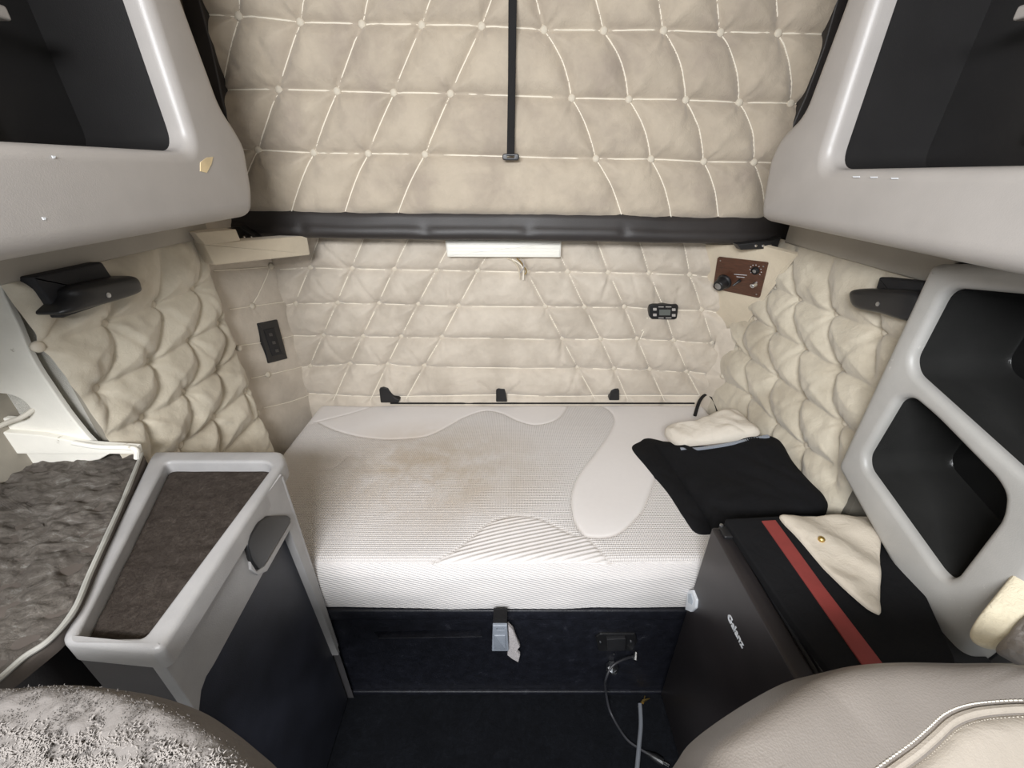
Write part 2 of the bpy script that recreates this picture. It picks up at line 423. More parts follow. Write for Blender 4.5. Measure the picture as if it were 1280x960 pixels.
for s_, nm in ((-1, 'wall_cab_left'), (1, 'wall_cab_right')):
    bm = bmesh.new(); box(bm, (min(s_*1.36, s_*1.40), -.9, 0), (max(s_*1.36, s_*1.40), .60, 1.15)); tag(make(nm, bm, SH), kind='structure')
# ---- back wall
BW = PY(1.86)
f = lambda pts, pl=BW: pl.px(pts)
r1 = [(386,335),(439,336),(492,337),(545,338),(597,339),(659,340),(710,340),(761,341),(812,342),(863,344)]
r2 = [(369,380),(421,379),(472.5,380),(522,381),(573,382.5),(682,383.5),(731,384),(781,384),(830,387),(878,388)]
r3 = [(403,420),(453,421),(501,421.5),(552,422),(703,424),(751,424),(797,424),(843,426),(891,429)]
r4 = [(387,458),(437,455),(484,456),(530,458),(722.5,460.5),(768,461),(813,462.5),(859,465)]
tops = [(399,296),(456,296),(512,296),(568,296),(622,296),(640,299),(691,300),(746,300),(799,302),(854,303)]
seams = [[(350,337)]+r1+[(893,347)], [(346,383)]+r2+[(897,391)], [(362,419)]+r3+[(903,430)], [(372,459)]+r4+[(896,468)],
         [(380,491),(430,494),(510,495),(620,493),(700,495),(768,494),(885,494)]]
S = [f(s) for s in seams]
S += [f([tops[i], r1[i]]) for i in range(10)]+[f([r1[i], r2[i]]) for i in range(10)]
S += [f([r2[i+1], r3[i]]) for i in range(4)]+[f([r2[i], r3[i-1]]) for i in range(5, 10)]
S += [f([r3[i], r4[i]]) for i in range(8)]
S += [f([a, b]) for a, b in ((r4[1], (417,500)), (r4[2], (463,500)), (r4[3], (508,498)), (r4[4], (743,497)), (r4[5], (784,498)), (r4[6], (830,500)), (r4[7], (876,497)))]
wk = [f([r1[i], r2[i+1]]) for i in range(4)]+[f([r2[i+1], r3[i+1]]) for i in range(1, 3)]+[f([r3[i], r4[i+1]]) for i in range(3)]
wk += [f([(400,300), r1[1]]), f([r3[4], (700,452)]), f([r4[4], (708,492)]), f([(600,475),(618,490)]), f([(650,475),(634,490)]), f([r1[7],(752,370)]), f([(820,360),(816,378)]), f([(846,360),(842,380)])]
wk += [f([(485,462),(490,480)]), f([(505,466),(498,490)]), f([(715,470),(725,488)]), f([(560,340),(562,378)]), f([(790,345),(797,378)])]
quad = [(-1.07, .60), (1.07, .60), (1.07, 1.66), (-1.07, 1.66)]
quad = [BW.uv((x, 1.86, z)) for x, z in quad]
quilt('wall_back', BW, quad, S, f(r1+r2[:8]+r2[9:]+r3+r4), VEL_BK, H=.027, wd=.024, weak=wk, kind='structure', seed=2, step=.0055)

# ---- left quilted side wall
LW = PX(-1.03, 1)
g = lambda pts: [(x/3, 280+y/3) for x, y in pts]
fl = lambda pts: LW.px(g(pts))
Lr = [[(160,460),(408,370),(592,300),(735,240)], [(375,615),(572,515),(718,435),(830,372)], [(548,725),(703,628),(820,545),(910,465)], [(688,828),(805,722),(925,625)], [(975,710)]]
LS = [fl(x) for x in ([(20,520),(160,460),(408,370),(592,300),(735,240),(825,195)], [(230,700),(375,615),(572,515),(718,435),(830,372),(890,335)],
      [(380,800),(548,725),(703,628),(820,545),(910,465)], [(600,880),(688,828),(805,722),(925,625)], [(800,880),(860,830),(985,705)],
      [(595,85),(600,190),(592,300),(608,380),(572,515),(590,610),(548,725),(567,800),(565,860)],
      [(728,70),(748,150),(735,240),(748,320),(718,435),(738,530),(703,628),(715,720),(688,828),(680,860)],
      [(835,215),(852,290),(830,372),(846,450),(820,545),(832,630),(805,722),(820,790),(818,860)],
      [(890,335),(915,400),(910,465),(940,540),(925,625),(945,720)],
      [(408,370),(430,480),(375,615),(400,700),(395,800)], [(250,330),(205,370),(160,460),(185,540)], [(400,240),(415,300),(408,370)])]
LWK = [fl(x) for x in ([(408,370),(572,515)], [(375,615),(548,725)], [(592,300),(718,435)], [(572,515),(703,628)], [(735,240),(830,372)], [(718,435),(820,545)])]
qd = [LW.uv((-1.03, y, z)) for y, z in ((.87, .55), (1.445, .55), (1.445, 1.60), (.87, 1.60))]
qd = [LW.uv((-1.03, .935, .55)), LW.uv((-1.03, 1.45, .55)), LW.uv((-1.03, 1.43, 1.595)), LW.uv((-1.03, .835, 1.595))]
quilt('wall_left', LW, qd, LS, [p for r in Lr for p in fl(r)], VEL_SD, H=.032, wd=.045, weak=LWK, kind='structure', seed=5, bdip=.02, step=.005, piper=0)
bm = bmesh.new(); box(bm, (-1.25, .90, .5), (-1.06, 1.44, 1.62)); tag(make('wall_left_core', bm, SH), kind='structure')

# ---- left corner panel
a3 = Vector((-1.12, 1.42, 0)); b3 = Vector((-1.035, 1.87, 0)); n3 = (b3-a3).cross(Vector((0, 0, 1))).normalized()
LC = Plane(a3, n3)
fc = lambda pts: LC.px([(x/3, 280+y/3) for x, y in pts])
LCS = [fc(x) for x in ([(800,175),(1015,160),(1060,150)], [(860,320),(947,308),(1090,288)], [(900,455),(1005,440),(1110,415)], [(940,578),(1005,565),(1130,535)], [(985,690),(1080,668),(1160,640)],
       [(1015,160),(947,308)], [(1035,150),(1098,300)])]
quad = [LC.uv(LC.at(-.04, 0)), 0, 0, 0]
ul = (b3-a3).length
sgn = 1 if LC.uv(b3)[0] > 0 else -1
quad = [(-.06*sgn, .5), (ul*sgn, .5), (ul*sgn, 1.64), (-.06*sgn, 1.64)]
quilt('wall_corner_left', LC, quad, LCS, fc([(1015,158),(947,308),(1005,565)]), VEL_BK, H=.008, wd=.03, kind='structure', seed=8, bdip=.008)

# ---- right quilted side wall
RW = PX(1.03, -1)
gr_ = lambda pts: RW.px([(860+x/3, 280+y/3) for x, y in pts])
Rr = [[(320,235),(410,280),(543,335),(718,405)], [(243,352),(317,395),(427,463),(558,540)], [(188,465),(228,500),(330,570),(430,645),(575,745)], [(235,645),(325,740),(437,830)]]
RS = [gr_(x) for x in ([(290,225),(320,235),(410,280),(543,335),(718,405),(820,450)], [(225,345),(243,352),(317,395),(427,463),(558,540),(720,630)],
      [(175,455),(188,465),(228,500),(330,570),(430,645),(575,745),(640,790)], [(140,590),(235,645),(325,740),(437,830),(545,900)],
      [(408,90),(398,180),(410,280),(403,370),(427,463),(413,560),(430,645),(422,740),(437,830),(425,930)],
      [(545,130),(528,220),(543,335),(533,430),(558,540),(545,650),(575,745),(568,860),(560,960)],
      [(735,180),(725,290),(718,405),(703,560)],
      [(335,190),(320,235),(298,310),(317,395),(306,480),(330,570),(312,650),(325,740),(316,800)],
      [(243,352),(212,430),(228,500),(220,570),(235,645),(226,720)])]
RWK = [gr_(x) for x in ([(543,335),(427,463)], [(718,405),(558,540)], [(558,540),(430,645)], [(427,463),(330,570)], [(430,645),(325,740)], [(317,395),(228,500)], [(410,280),(317,395)])]
qd = [RW.uv((1.03, .90, .55)), RW.uv((1.03, 1.83, .55)), RW.uv((1.03, 1.56, 1.60)), RW.uv((1.03, .90, 1.60))]
qd = [RW.uv((1.03, .965, .55)), RW.uv((1.03, 1.87, .55)), RW.uv((1.03, 1.87, 1.552)), RW.uv((1.03, .965, 1.552))]
quilt('wall_right', RW, qd, RS, [p for r in Rr for p in gr_(r)], VEL_SD, H=.030, wd=.042, weak=RWK, kind='structure', seed=11, bdip=.02, piper=0)
bm = bmesh.new(); box(bm, (1.06, .97, .5), (1.25, 1.60, 1.62)); tag(make('wall_right_core', bm, SH), kind='structure')
# right corner strip
RC = Plane(PY(1.85).hit(876, 498), (-.75, -.66, 0))
q = RC.px([(868,520),(895,520),(926,410),(900,410)])
quilt('wall_corner_right', RC, q, [RC.px(x) for x in ([(880,468),(915,472)], [(897,432),(904,470)])], RC.px([(904,470)]), VEL_BK, H=.008, piper=0, edge_seam=False, kind='structure', seed=9, bdip=.006)

# headliner trim above the side quilts
for s, nm in ((-1, 'trim_1'), (1, 'trim_2')):
    bm = bmesh.new(); pl = PX(s*1.03, -s)
    y1 = 1.47 if s < 0 else 1.62; zq = 1.588 if s < 0 else 1.545
    slab(bm, pl, [pl.uv((s*1.03, y, z)) for y, z in ((.35 if s < 0 else .97, zq), (y1, zq), (y1, 2.44), (.35 if s < 0 else .97, 2.44))], -.15, .016, .008)
    tag(make(nm, bm, plastic('taupe_headliner', (.36, .33, .285), .8, .06)), kind='structure')

# bulkheads at the sleeper opening: cream painted sheet on the left with a hole
BH = PY(.865)
lp = BH.px([(-60,250),(-6,335),(4,368),(22,405),(36,440),(48,462),(62,483),(84,515),(108,545),(122,560),(124,575),(-60,575)])
lp = ccw(lp)
bm = bmesh.new(); hole = BH.px([(-30,495),(0,492),(22,497),(36,508),(38,518),(30,525),(0,523),(-30,530)])
slab(bm, BH, spl2(lp, 2, True), -.012, .0, .004, holes=[spl2(ccw(hole), 4, True)], hole_r=.003)
wl = tag(make('wall_bulkhead_left', bm, CREAM), kind='structure')
bm = bmesh.new(); box(bm, (-1.34, .90, .6), (-1.08, .915, 1.7)); tag(make('wall_cavity_left', bm, CREAM), kind='structure')
bm = bmesh.new(); tube(bm, spline([BH.at(*BH.px([p])[0], .012) for p in ((-40,548),(0,532),(18,524),(36,517))]+[BH.at(*BH.px([(44,508)])[0], -.02)], 6), .006, 10)
tag(make('hose', bm, plastic('cream_hose', (.6, .56, .48), .5)), 'cream hose curling through the hole in the painted bulkhead', 'hose')
# ledge under the bulkhead
bm = bmesh.new()
L = BH.px([(-60,533),(0,535),(60,540),(118,551),(176,555),(178,563),(60,563),(-60,562)])
slab(bm, BH, ccw(L), 0, .016, .003); make('ledge', bm, CREAM, wl)
bm = bmesh.new(); tube(bm, spline([BH.at(*BH.px([p])[0], .018) for p in ((100,548),(130,553),(165,554),(177,557),(178,567))], 5), .0065, 10); make('rolled_edge', bm, CREAM, wl)

# ================================================================== UPPER BUNK folded up
UP = PY(1.70)
bunk = thing('folded_bunk', (0, 1.78, 1.55), 'upper bunk folded up against the rear wall, cream button-tufted underside with black vinyl rim', 'bunk bed')
A = [(298,20),(375,27.5),(452,30),(527,31),(602,32.5),(680,37),(755,38),(830,38),(901,40.6),(973,41.5)]
B = [(277,112),(348,112),(421,114),(492,116),(563,117),(715,122.5),(786.5,124),(857.5,125),(925,128),(989,129)]
C_ = [(322,187.5),(392,191),(460,192),(531,193),(745,198.5),(814,199),(880,202),(943,203)]
Z_ = [(310,-62),(395,-60),(476,-60),(560,-60),(637,-60),(655,-60),(728,-60),(812,-60),(889,-60),(965,-60)]
D_ = [(300,252),(365,264),(432,264),(498,266),(778,273),(839,272),(898,275),(956,278)]
fu = lambda pts: UP.px(pts)
US = [fu([(180,18)]+A+[(1060,44)]), fu([(190,110)]+B+[(1060,131)]), fu([(230,184)]+C_+[(1020,205)]), fu([(150,-64)]+Z_+[(1100,-60)])]
US += [fu([Z_[i], A[i]]) for i in range(10)]
for i in range(10):
    a, b = A[i], B[i]; k = 0 if i < 5 else 6
    US.append(fu([a, ((a[0]+b[0])/2+k, (a[1]+b[1])/2-2), b]) if k else fu([a, b]))
US += [fu([B[i+1], C_[i]]) for i in range(4)]
for i in range(5, 9):
    a, b = B[i], C_[i-1]; US.append(fu([a, ((a[0]+b[0])/2+2+(i-4), (a[1]+b[1])/2-2), b]))
US += [fu([C_[i], ((C_[i][0]+D_[i][0])/2+(-2 if i < 4 else 4), (C_[i][1]+D_[i][1])/2), D_[i]]) for i in range(8)]
quad = [UP.uv((x, 1.7, z)) for x, z in ((-1.10, 1.645), (1.12, 1.618), (1.12, 2.44), (-1.10, 2.44))]
UWK = [fu([(330,55),(345,90)]), fu([(275,60),(300,85)]), fu([(338,95),(348,112)]), fu([(395,150),(380,175)])]
quilt('tufted_underside', UP, quad, US, fu(A+B+C_+Z_), VEL_UP, H=.025, wd=.028, parent=bunk, seed=21, bdip=.012, step=.0055, weak=UWK)
bm = bmesh.new(); box(bm, (-1.10, 1.73, 1.58), (1.12, 1.83, 2.43), .02); make('bunk_mattress', bm, BLACKM, bunk)
# vinyl rim: lofted strip with slight waves and a fold line
prof = [(0.0, .006), (-.006, -.002), (-.012, -.015), (-.014, -.035), (-.020, -.048), (-.024, -.056), (-.026, -.070), (-.022, -.085), (-.010, -.093), (.03, -.098), (.08, -.10)]
xs = np.linspace(-1.14, 1.16, 260)
V = np.zeros((len(prof), len(xs), 3))
for j, (dy, dz) in enumerate(prof):
    t = j/10; zb = 1.648-.012*(xs+1.1)
    wv = .0022*vnoise(xs+3, xs*0+j*.05, .16, 3)
    dm = sum(.007*np.exp(-((xs-c)/.022)**2) for c in (-.80, -.33, .06, .43))*math.exp(-((j-5)/1.3)**2)
    endk = np.clip(1-np.maximum(np.abs(xs)-1.03, 0)/.13, .15, 1)**.6
    V[j, :, 0] = xs; V[j, :, 1] = 1.70+dy*1.2+wv+dm; V[j, :, 2] = zb+dz*endk+wv*.6+.004*vnoise(xs+1, xs*0, .2, 6)*(1-t)
grid_mesh('vinyl_rim', V.reshape(-1, 3), len(xs), len(prof), VINYL, bunk, 60)
# vinyl end strips running up both sides of the bunk
for pts, nm in (([(215,-60),(232,-60),(252,0),(268,62),(282,130),(300,190),(286,200),(258,130)], 'vinyl_end'), ([(1064,-60),(1050,-60),(1044,0),(1027,60),(1004,122),(988,158),(976,190),(1000,190),(1040,120),(1075,0)], 'vinyl_end')):
    bm = bmesh.new(); pl = PY(1.675); slab(bm, pl, ccw(pl.px(pts)), -.10, .01, .006); make(nm, bm, VINYL, bunk)
# strap down the middle
strap = thing('bunk_strap', tuple(PY(1.66).hit(638, 190)), 'black webbing strap hanging down the middle of the folded bunk', 'strap')
SPn = PY(1.652); bm = bmesh.new()
slab(bm, SPn, ccw(SPn.px([(635.5,-80),(646,-80),(646,0),(644.5,100),(643,195),(633.5,195),(635,100),(635.5,0)])), 0, .004, .001); make('webbing', bm, WEBBING, strap)
bm = bmesh.new(); slab(bm, SPn, rounded(SPn.px([(628,192),(649,192),(649,200.5),(628,200.5)]), .01), 0, .009, .003, holes=[SPn.px([(634,194.5),(643,194.5),(643,197.5),(634,197.5)])], hole_r=.001); make('clip', bm, BLACK, strap)
# small latches where the bunk meets the cabinets
for pts, lab in (([(284,285),(300,283),(322,296),(326,303),(300,304)], 'small black latch under the left end of the folded bunk'), ([(920,305),(965,300),(975,296),(970,310),(925,312)], 'small black latch under the right end of the folded bunk')):
    pl = PY(1.62); bm = bmesh.new(); slab(bm, pl, ccw(pl.px(pts)), -.03, .01, .004); lt = make('latch', bm, BLACK)
    tag(lt, lab, 'latch')
    cx = sum(p[0] for p in pts)/5; cy = sum(p[1] for p in pts)/5
    for dx in (-8, 1, 10):
        bm = bmesh.new(); a, b = pl.px([(cx+dx, cy+2)])[0]; lathe(bm, pl, a, b, [(.005, .008), (.005, .013), (.003, .015)], 10); make('rivet', bm, CHROME, lt)

# ================================================================== UPPER CABINETS
def upper_cabinet(s, outline, hole, label, nm):
    pl = PX(s*.75, -s)
    t = thing('overhead_cabinet', (s*.9, .8, 1.70), label, 'cabinet')
    bm = bmesh.new()
    slab(bm, pl, rounded(pl.px(outline) if not isinstance(outline[0], Vector) else outline, .035, 6), -.27, 0, .035, holes=[rounded(hole, .045, 8)], hole_r=.022, seg=6, hole_depth=.05)
    make('face', bm, GREY, t, 40)
    bm = bmesh.new(); h = ccw(rounded(hole, .045, 8))
    R0 = [bm.verts.new(pl.at(a, b, -.048)) for a, b in h]; R1 = [bm.verts.new(pl.at(a, b, -.062)) for a, b in offset(h, -.012)]; R2 = [bm.verts.new(pl.at(a, b, -.25)) for a, b in offset(h, -.012)]
    bridge(bm, R0, R1); bridge(bm, R1, R2); bm.faces.new(R2); make('interior', bm, SHADEIN, t, 40)
    return t, pl
plL = PX(-.75, 1)
def yz(s, pts): pl = PX(s*.75, -s); return [pl.uv((s*.75, y, z)) for y, z in pts]
def toyz(pts, s): pl = PX(s*.75, -s); return [pl.hit(*p)[1:] for p in pts]
oL = toyz([(323,268),(321,240),(311,182),(298,158),(281,132),(240,0)], -1)
zb = oL[0][1]
outl = [plL.uv((-.75, y, z)) for y, z in [(.18, 1.672), (oL[0][0]-.01, zb-.004)]+oL[1:-1]+[(oL[-1][0]-.02, oL[-1][1]), (oL[-1][0]-.03, 2.44), (.18, 2.44)]]
hL = toyz([(245,190),(0,173),(-160,163)], -1)
hyL = hL[0][0]; hole = [plL.uv((-.75, y, z)) for y, z in ((.42, hL[1][1]+.0), (hyL, hL[0][1]), (hyL-.012, 2.34), (.42, 2.34))]
cabL, _ = upper_cabinet(-1, None or [(0, 0)], hole, '', '') if False else (None, None)
def build_cab(s, outl, hole, label):
    pl = PX(s*.75, -s); t = thing('overhead_cabinet', (s*.9, .8, 1.70), label, 'cabinet')
    bm = bmesh.new(); slab(bm, pl, rounded(outl, .03, 6), -.27, 0, .04, holes=[rounded(hole, .05, 8)], hole_r=.026, seg=7, hole_depth=.05); make('face', bm, GREY, t, 50)
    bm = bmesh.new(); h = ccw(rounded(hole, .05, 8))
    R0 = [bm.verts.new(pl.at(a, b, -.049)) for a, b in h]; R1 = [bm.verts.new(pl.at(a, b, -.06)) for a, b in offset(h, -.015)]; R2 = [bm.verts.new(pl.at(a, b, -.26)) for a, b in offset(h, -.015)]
    bridge(bm, R0, R1); bridge(bm, R1, R2); bm.faces.new(R2); make('interior', bm, SHADEIN, t, 50)
    return t, pl
cabL, plL = build_cab(-1, outl, hole, 'grey moulded overhead cabinet on the left, with chipped plastic at its open bay')
oR = toyz([(947,276),(947,258),(957,200),(972,168),(1000,140),(1045,0)], 1)
plR = PX(.75, -1)
outr = [plR.uv((.75, y, z)) for y, z in [(.18, oR[0][1]+.0), (oR[0][0], oR[0][1])]+oR[1:-1]+[(oR[-1][0]-.02, oR[-1][1]), (oR[-1][0]-.03, 2.44), (.18, 2.44)]]
hR = toyz([(1024,212),(1280,206)], 1)
hole = [plR.uv((.75, y, z)) for y, z in ((.55, hR[1][1]+.002), (hR[0][0], hR[0][1]), (hR[0][0]-.012, 2.34), (.50, 2.34))]
cabR, plR = build_cab(1, outr, hole, 'grey moulded overhead cabinet on the right, with an empty open bay')
# inside the bays: back rails and bins
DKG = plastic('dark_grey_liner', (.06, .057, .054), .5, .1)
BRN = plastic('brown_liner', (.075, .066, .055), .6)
for s_, t_ in ((-1, cabL), (1, cabR)):
    bm = bmesh.new(); box(bm, (min(s_*.90, s_*1.005), .46, 2.03), (max(s_*.90, s_*1.005), .97, 2.052), .005); make('inner_shelf', bm, GREY, t_)
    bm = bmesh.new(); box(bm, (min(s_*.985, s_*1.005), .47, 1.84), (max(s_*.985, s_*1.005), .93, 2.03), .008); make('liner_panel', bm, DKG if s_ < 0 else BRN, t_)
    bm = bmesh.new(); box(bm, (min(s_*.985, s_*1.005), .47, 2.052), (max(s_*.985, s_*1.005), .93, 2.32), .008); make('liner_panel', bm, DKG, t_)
# paint chips
bm = bmesh.new(); slab(bm, plL, ccw(plL.px([(250,203),(258,197),(266,196),(264,205),(258,216),(250,214)])), 0, .0012, 0); make('chip', bm, CHIP, cabL)
for c in ((54,273),(66,196)):
    bm = bmesh.new(); slab(bm, plL, ccw(plL.px([(c[0]-2,c[1]-1.5),(c[0]+3,c[1]-1),(c[0]+2.5,c[1]+2),(c[0],c[1]+2)])), 0, .001, 0); make('chip', bm, WHITE, cabL)
for c in ((1070,221),(1092,221.5),(1118,223)):
    bm = bmesh.new(); slab(bm, plR, ccw(plR.px([(c[0]-4,c[1]-.8),(c[0]+5,c[1]-.8),(c[0]+5,c[1]+.8),(c[0]-3,c[1]+1)])), 0, .001, 0); make('chip', bm, WHITE, cabR)

# ================================================================== on the walls
# padded corner ledge, left
ca_, cb_ = PX(-1.0).hit(252, 318), PY(1.70).hit(383, 318); pl = Plane(ca_, (cb_-ca_).cross(Vector((0, 0, 1)))); bm = bmesh.new()
slab(bm, pl, rounded(pl.px([(250,304),(380,294),(384,318),(264,331)]), .006), -.05, .02, .005); make('corner_pad', bm, BEIGE)
tag(bpy.data.objects['corner_pad'], 'beige padded block above the left corner panel, under the bunk end', 'pad')
bm = bmesh.new(); slab(bm, pl, ccw(pl.px([(238,290),(290,286),(296,300),(252,306)])), -.05, .024, .004); tag(make('corner_pad', bm, BEIGE), 'small folded beige flap tucked beneath the left overhead cabinet tip', 'pad')
# black switch panel on left corner panel
sw = thing('switch_panel', tuple(LC.hit(337, 430)), 'narrow black switch panel on the left corner upholstery', 'switch panel')
bm = bmesh.new(); slab(bm, LC, rounded(LC.px([(318,404),(343,399),(356,448),(332,454)]), .006), 0, .016, .004); make('housing', bm, BLACK, sw)
bm = bmesh.new(); slab(bm, LC, ccw(LC.px([(325,412),(338,409),(348,442),(336,445)])), .015, .019, .002); make('rocker', bm, BLACKM, sw)
for p in ((333,418),(337,428),(341,438)):
    bm = bmesh.new(); slab(bm, LC, ccw(LC.px([(p[0]-2,p[1]-1.5),(p[0]+2,p[1]-2),(p[0]+3,p[1]+1.5),(p[0]-1,p[1]+2)])), .019, .020, 0); make('switch_mark', bm, DKG, sw)
# grab handles (black pods) on both side walls
def pod(s, plate, lobe, tip, label):
    pl = PX(s*1.0, -s); t = thing('grab_handle', tuple(pl.hit(*plate[0])), label, 'handle', None)
    bm = bmesh.new(); slab(bm, pl, rounded(pl.px(plate), .006), -.03, .012, .006); make('mounting_plate', bm, BLACKM, t)
    pl2 = PX(s*.965, -s); pillow('grip', pl2, pl2.px(lobe), -.01, .028, BLACK, t, n=60, m=24, power=4, wr=0, under=.04)
    bm = bmesh.new(); a, b = pl2.px([tip])[0]; lathe(bm, pl2, a, b, [(.006, .012), (.006, .019), (.003, .020)], 12); make('screw', bm, METAL, t)
pod(-1, [(32,346),(122,327),(134,345),(150,372),(72,398)], [(84,372),(92,358),(150,346),(170,346),(177,356),(172,367),(110,386),(75,393)], (126,369), 'black plastic grab handle high on the left quilted wall')
pod(1, [(1104,346),(1160,352),(1150,404),(1092,386)], [(1066,362),(1110,361),(1150,368),(1146,402),(1100,392),(1070,385),(1062,374)], (1106,380), 'black plastic grab handle high on the right quilted wall')
# control plate in the right corner
p1, p2, p3 = PY(1.845).hit(878, 306), PX(1.0).hit(990, 319), PY(1.83).hit(911, 420)
nn = (p2-p1).cross(p3-p1); nn = nn if nn.y < 0 else -nn
CPn = Plane(p1, nn); cpt = thing('heater_control_plate', tuple(p3), 'cream corner plate with walnut heater control panel and round knobs', 'control panel')
bm = bmesh.new(); slab(bm, CPn, rounded(CPn.px([(877,305),(950,306),(998,318),(966,360),(922,421),(900,417),(886,350)]), .006), -.012, .004, .003); make('backing_plate', bm, BEIGE, cpt)
bm = bmesh.new(); slab(bm, CPn, rounded(CPn.px([(899,320),(962,327),(951,371),(893,359)]), .008), .003, .012, .002); wp = make('walnut_panel', bm, WOOD, cpt)
def knob(pt, r, hh, m, ring=None):
    bm = bmesh.new(); a, b = CPn.px([pt])[0]; lathe(bm, CPn, a, b, [(r*1.25, .012), (r*1.2, .018), (r, .022), (r*.92, hh-.004), (r*.8, hh)], 24); k = make('knob', bm, m, cpt)
    bm = bmesh.new(); lathe(bm, CPn, a, b, [(r*.55, hh-.002), (r*.55, hh+.001), (r*.4, hh+.002)], 18); make('knob_cap', bm, METAL, k)
knob((908,350), .026, .055, BLACK); knob((946,371-18), .011, .03, CHROME); knob((947,336), .013, .02, BLACK); 
bm = bmesh.new(); a, b = CPn.px([(927,349)])[0]; lathe(bm, CPn, a, b, [(.007, .012), (.007, .02), (.004, .022)], 12); c2, d2 = CPn.px([(924,351)])[0]; tube(bm, [CPn.at(a, b, .02), CPn.at(c2, d2, .04)], .004, 8); make('toggle_switch', bm, BLACK, cpt)
mk = [[(920,341),(936,342.2)], [(923,344),(933,345)]]
for m_ in mk:
    (a, b), (c, d) = CPn.px(m_); bm = bmesh.new(); slab(bm, CPn, [(a, b-.0009), (c, d-.0009), (c, d+.0009), (a, b+.0009)], .012, .0125, 0); make('dial_mark', bm, WHITE, wp)
a, b = CPn.px([(947,336)])[0]
bm = bmesh.new()
for k in range(9):
    an = math.radians(-40+k*32); ca, sa = math.cos(an), math.sin(an)
    slab(bm, CPn, ccw([(a+ca*.021-sa*.0012, b+sa*.021+ca*.0012), (a+ca*.025-sa*.0012, b+sa*.025+ca*.0012), (a+ca*.025+sa*.0012, b+sa*.025-ca*.0012), (a+ca*.021+sa*.0012, b+sa*.021-ca*.0012)]), .012, .0125, 0)
make('dial_scale', bm, WHITE, wp)
for p in ((903,324),(957,331),(948,366),(898,355)):
    bm = bmesh.new(); a, b = CPn.px([p])[0]; lathe(bm, CPn, a, b, [(.003, .011), (.003, .0135), (.001, .014)], 8); make('screw', bm, METAL, cpt)
# light fixture under the bunk
FX = PY(1.79); lt = thing('light_fixture', tuple(FX.hit(629, 323)), 'rectangular white light fixture on the rear wall beneath the folded bunk', 'light')
bm = bmesh.new(); slab(bm, FX, rounded(FX.px([(556,300),(702,301),(701,322),(559,321.5)]), .006), -.055, .0, .006); make('diffuser', bm, LAMP, lt)
for y in (305, 309, 313, 317):
    bm = bmesh.new(); slab(bm, FX, ccw(FX.px([(560,y),(699,y+.6),(699,y+1.8),(560,y+1.2)])), -.001, .0022, .001); make('diffuser_rib', bm, LAMP, lt)
wr = thing('loose_wires', tuple(PY(1.82).hit(652, 325)), 'loose tan and grey wires dangling below the light fixture', 'wires')
for i, pts in enumerate(([(634,323),(641,326),(648,335),(650,349)], [(640,324),(650,330),(654,338),(654,350)], [(646,323),(653,330),(658,339),(656,343)], [(652,324),(655,333),(650,341)])):
    pl = PY(1.815-.004*i); bm = bmesh.new(); tube(bm, spline([pl.hit(*p) for p in pts], 6), .0028, 6); make('wire', bm, [BEIGE, PIPE, BRASS, GREY][i], wr)
# thermostat
TS = PY(1.835); th = thing('thermostat', tuple(TS.hit(830, 398)), 'small black thermostat with grey display on the tufted rear wall', 'thermostat')
bm = bmesh.new(); slab(bm, TS, rounded(TS.px([(811,381),(815,379.5),(846,380),(847,383),(845,397),(842,398.5),(814,398),(811,395)]), .004), -.02, .012, .003); make('case', bm, BLACK, th)
bm = bmesh.new(); slab(bm, TS, ccw(TS.px([(823,386),(837,386),(836.5,393),(823,393)])), .011, .0135, 0); make('display', bm, SCREEN, th)
for p in ((817.5,385.5),(817.5,392.5),(841,386),(841,393)):
    bm = bmesh.new(); slab(bm, TS, rounded(TS.px([(p[0]-2.2,p[1]-1.6),(p[0]+2.2,p[1]-1.6),(p[0]+2.2,p[1]+1.6),(p[0]-2.2,p[1]+1.6)]), .002), .011, .0145, .001); make('push_button', bm, GREY, th)
for y in (382.6, 396.3):
    for x0, x1 in ((822,828.5),(831,838)):
        bm = bmesh.new(); slab(bm, TS, ccw(TS.px([(x0,y-.5),(x1,y-.5),(x1,y+.5),(x0,y+.5)])), .0115, .0128, 0); make('printed_mark', bm, GREY, th)
for pts in ([(812,398),(811,406),(805,414),(800,424)], [(809,397),(808,406),(802,414)]):
    bm = bmesh.new(); tube(bm, spline([TS.hit(*p) for p in pts], 6), .0018, 6); make('lead', bm, PIPE, th)
# black tabs along the foot of the rear wall
for i, (pts, lb) in enumerate((([(474,486),(479,484),(485,485),(492,496),(500,500),(498,503),(476,503)], 'black mattress tab at the rear wall, leftmost, bent sideways'),
    ([(620,487),(623,485),(631,486),(634,502),(620,502)], 'black mattress tab in the middle of the rear wall foot'),
    ([(764,488),(768,486),(774,487),(774,500),(761,500)], 'black mattress tab at the rear wall, right of the middle one'))):
    pl = PY(1.825); bm = bmesh.new(); slab(bm, pl, rounded(pl.px(pts), .006), -.03, .004, .003)
    tag(make('mattress_tab', bm, BLACK), lb, 'tab', 'black tabs along the back of the mattress')

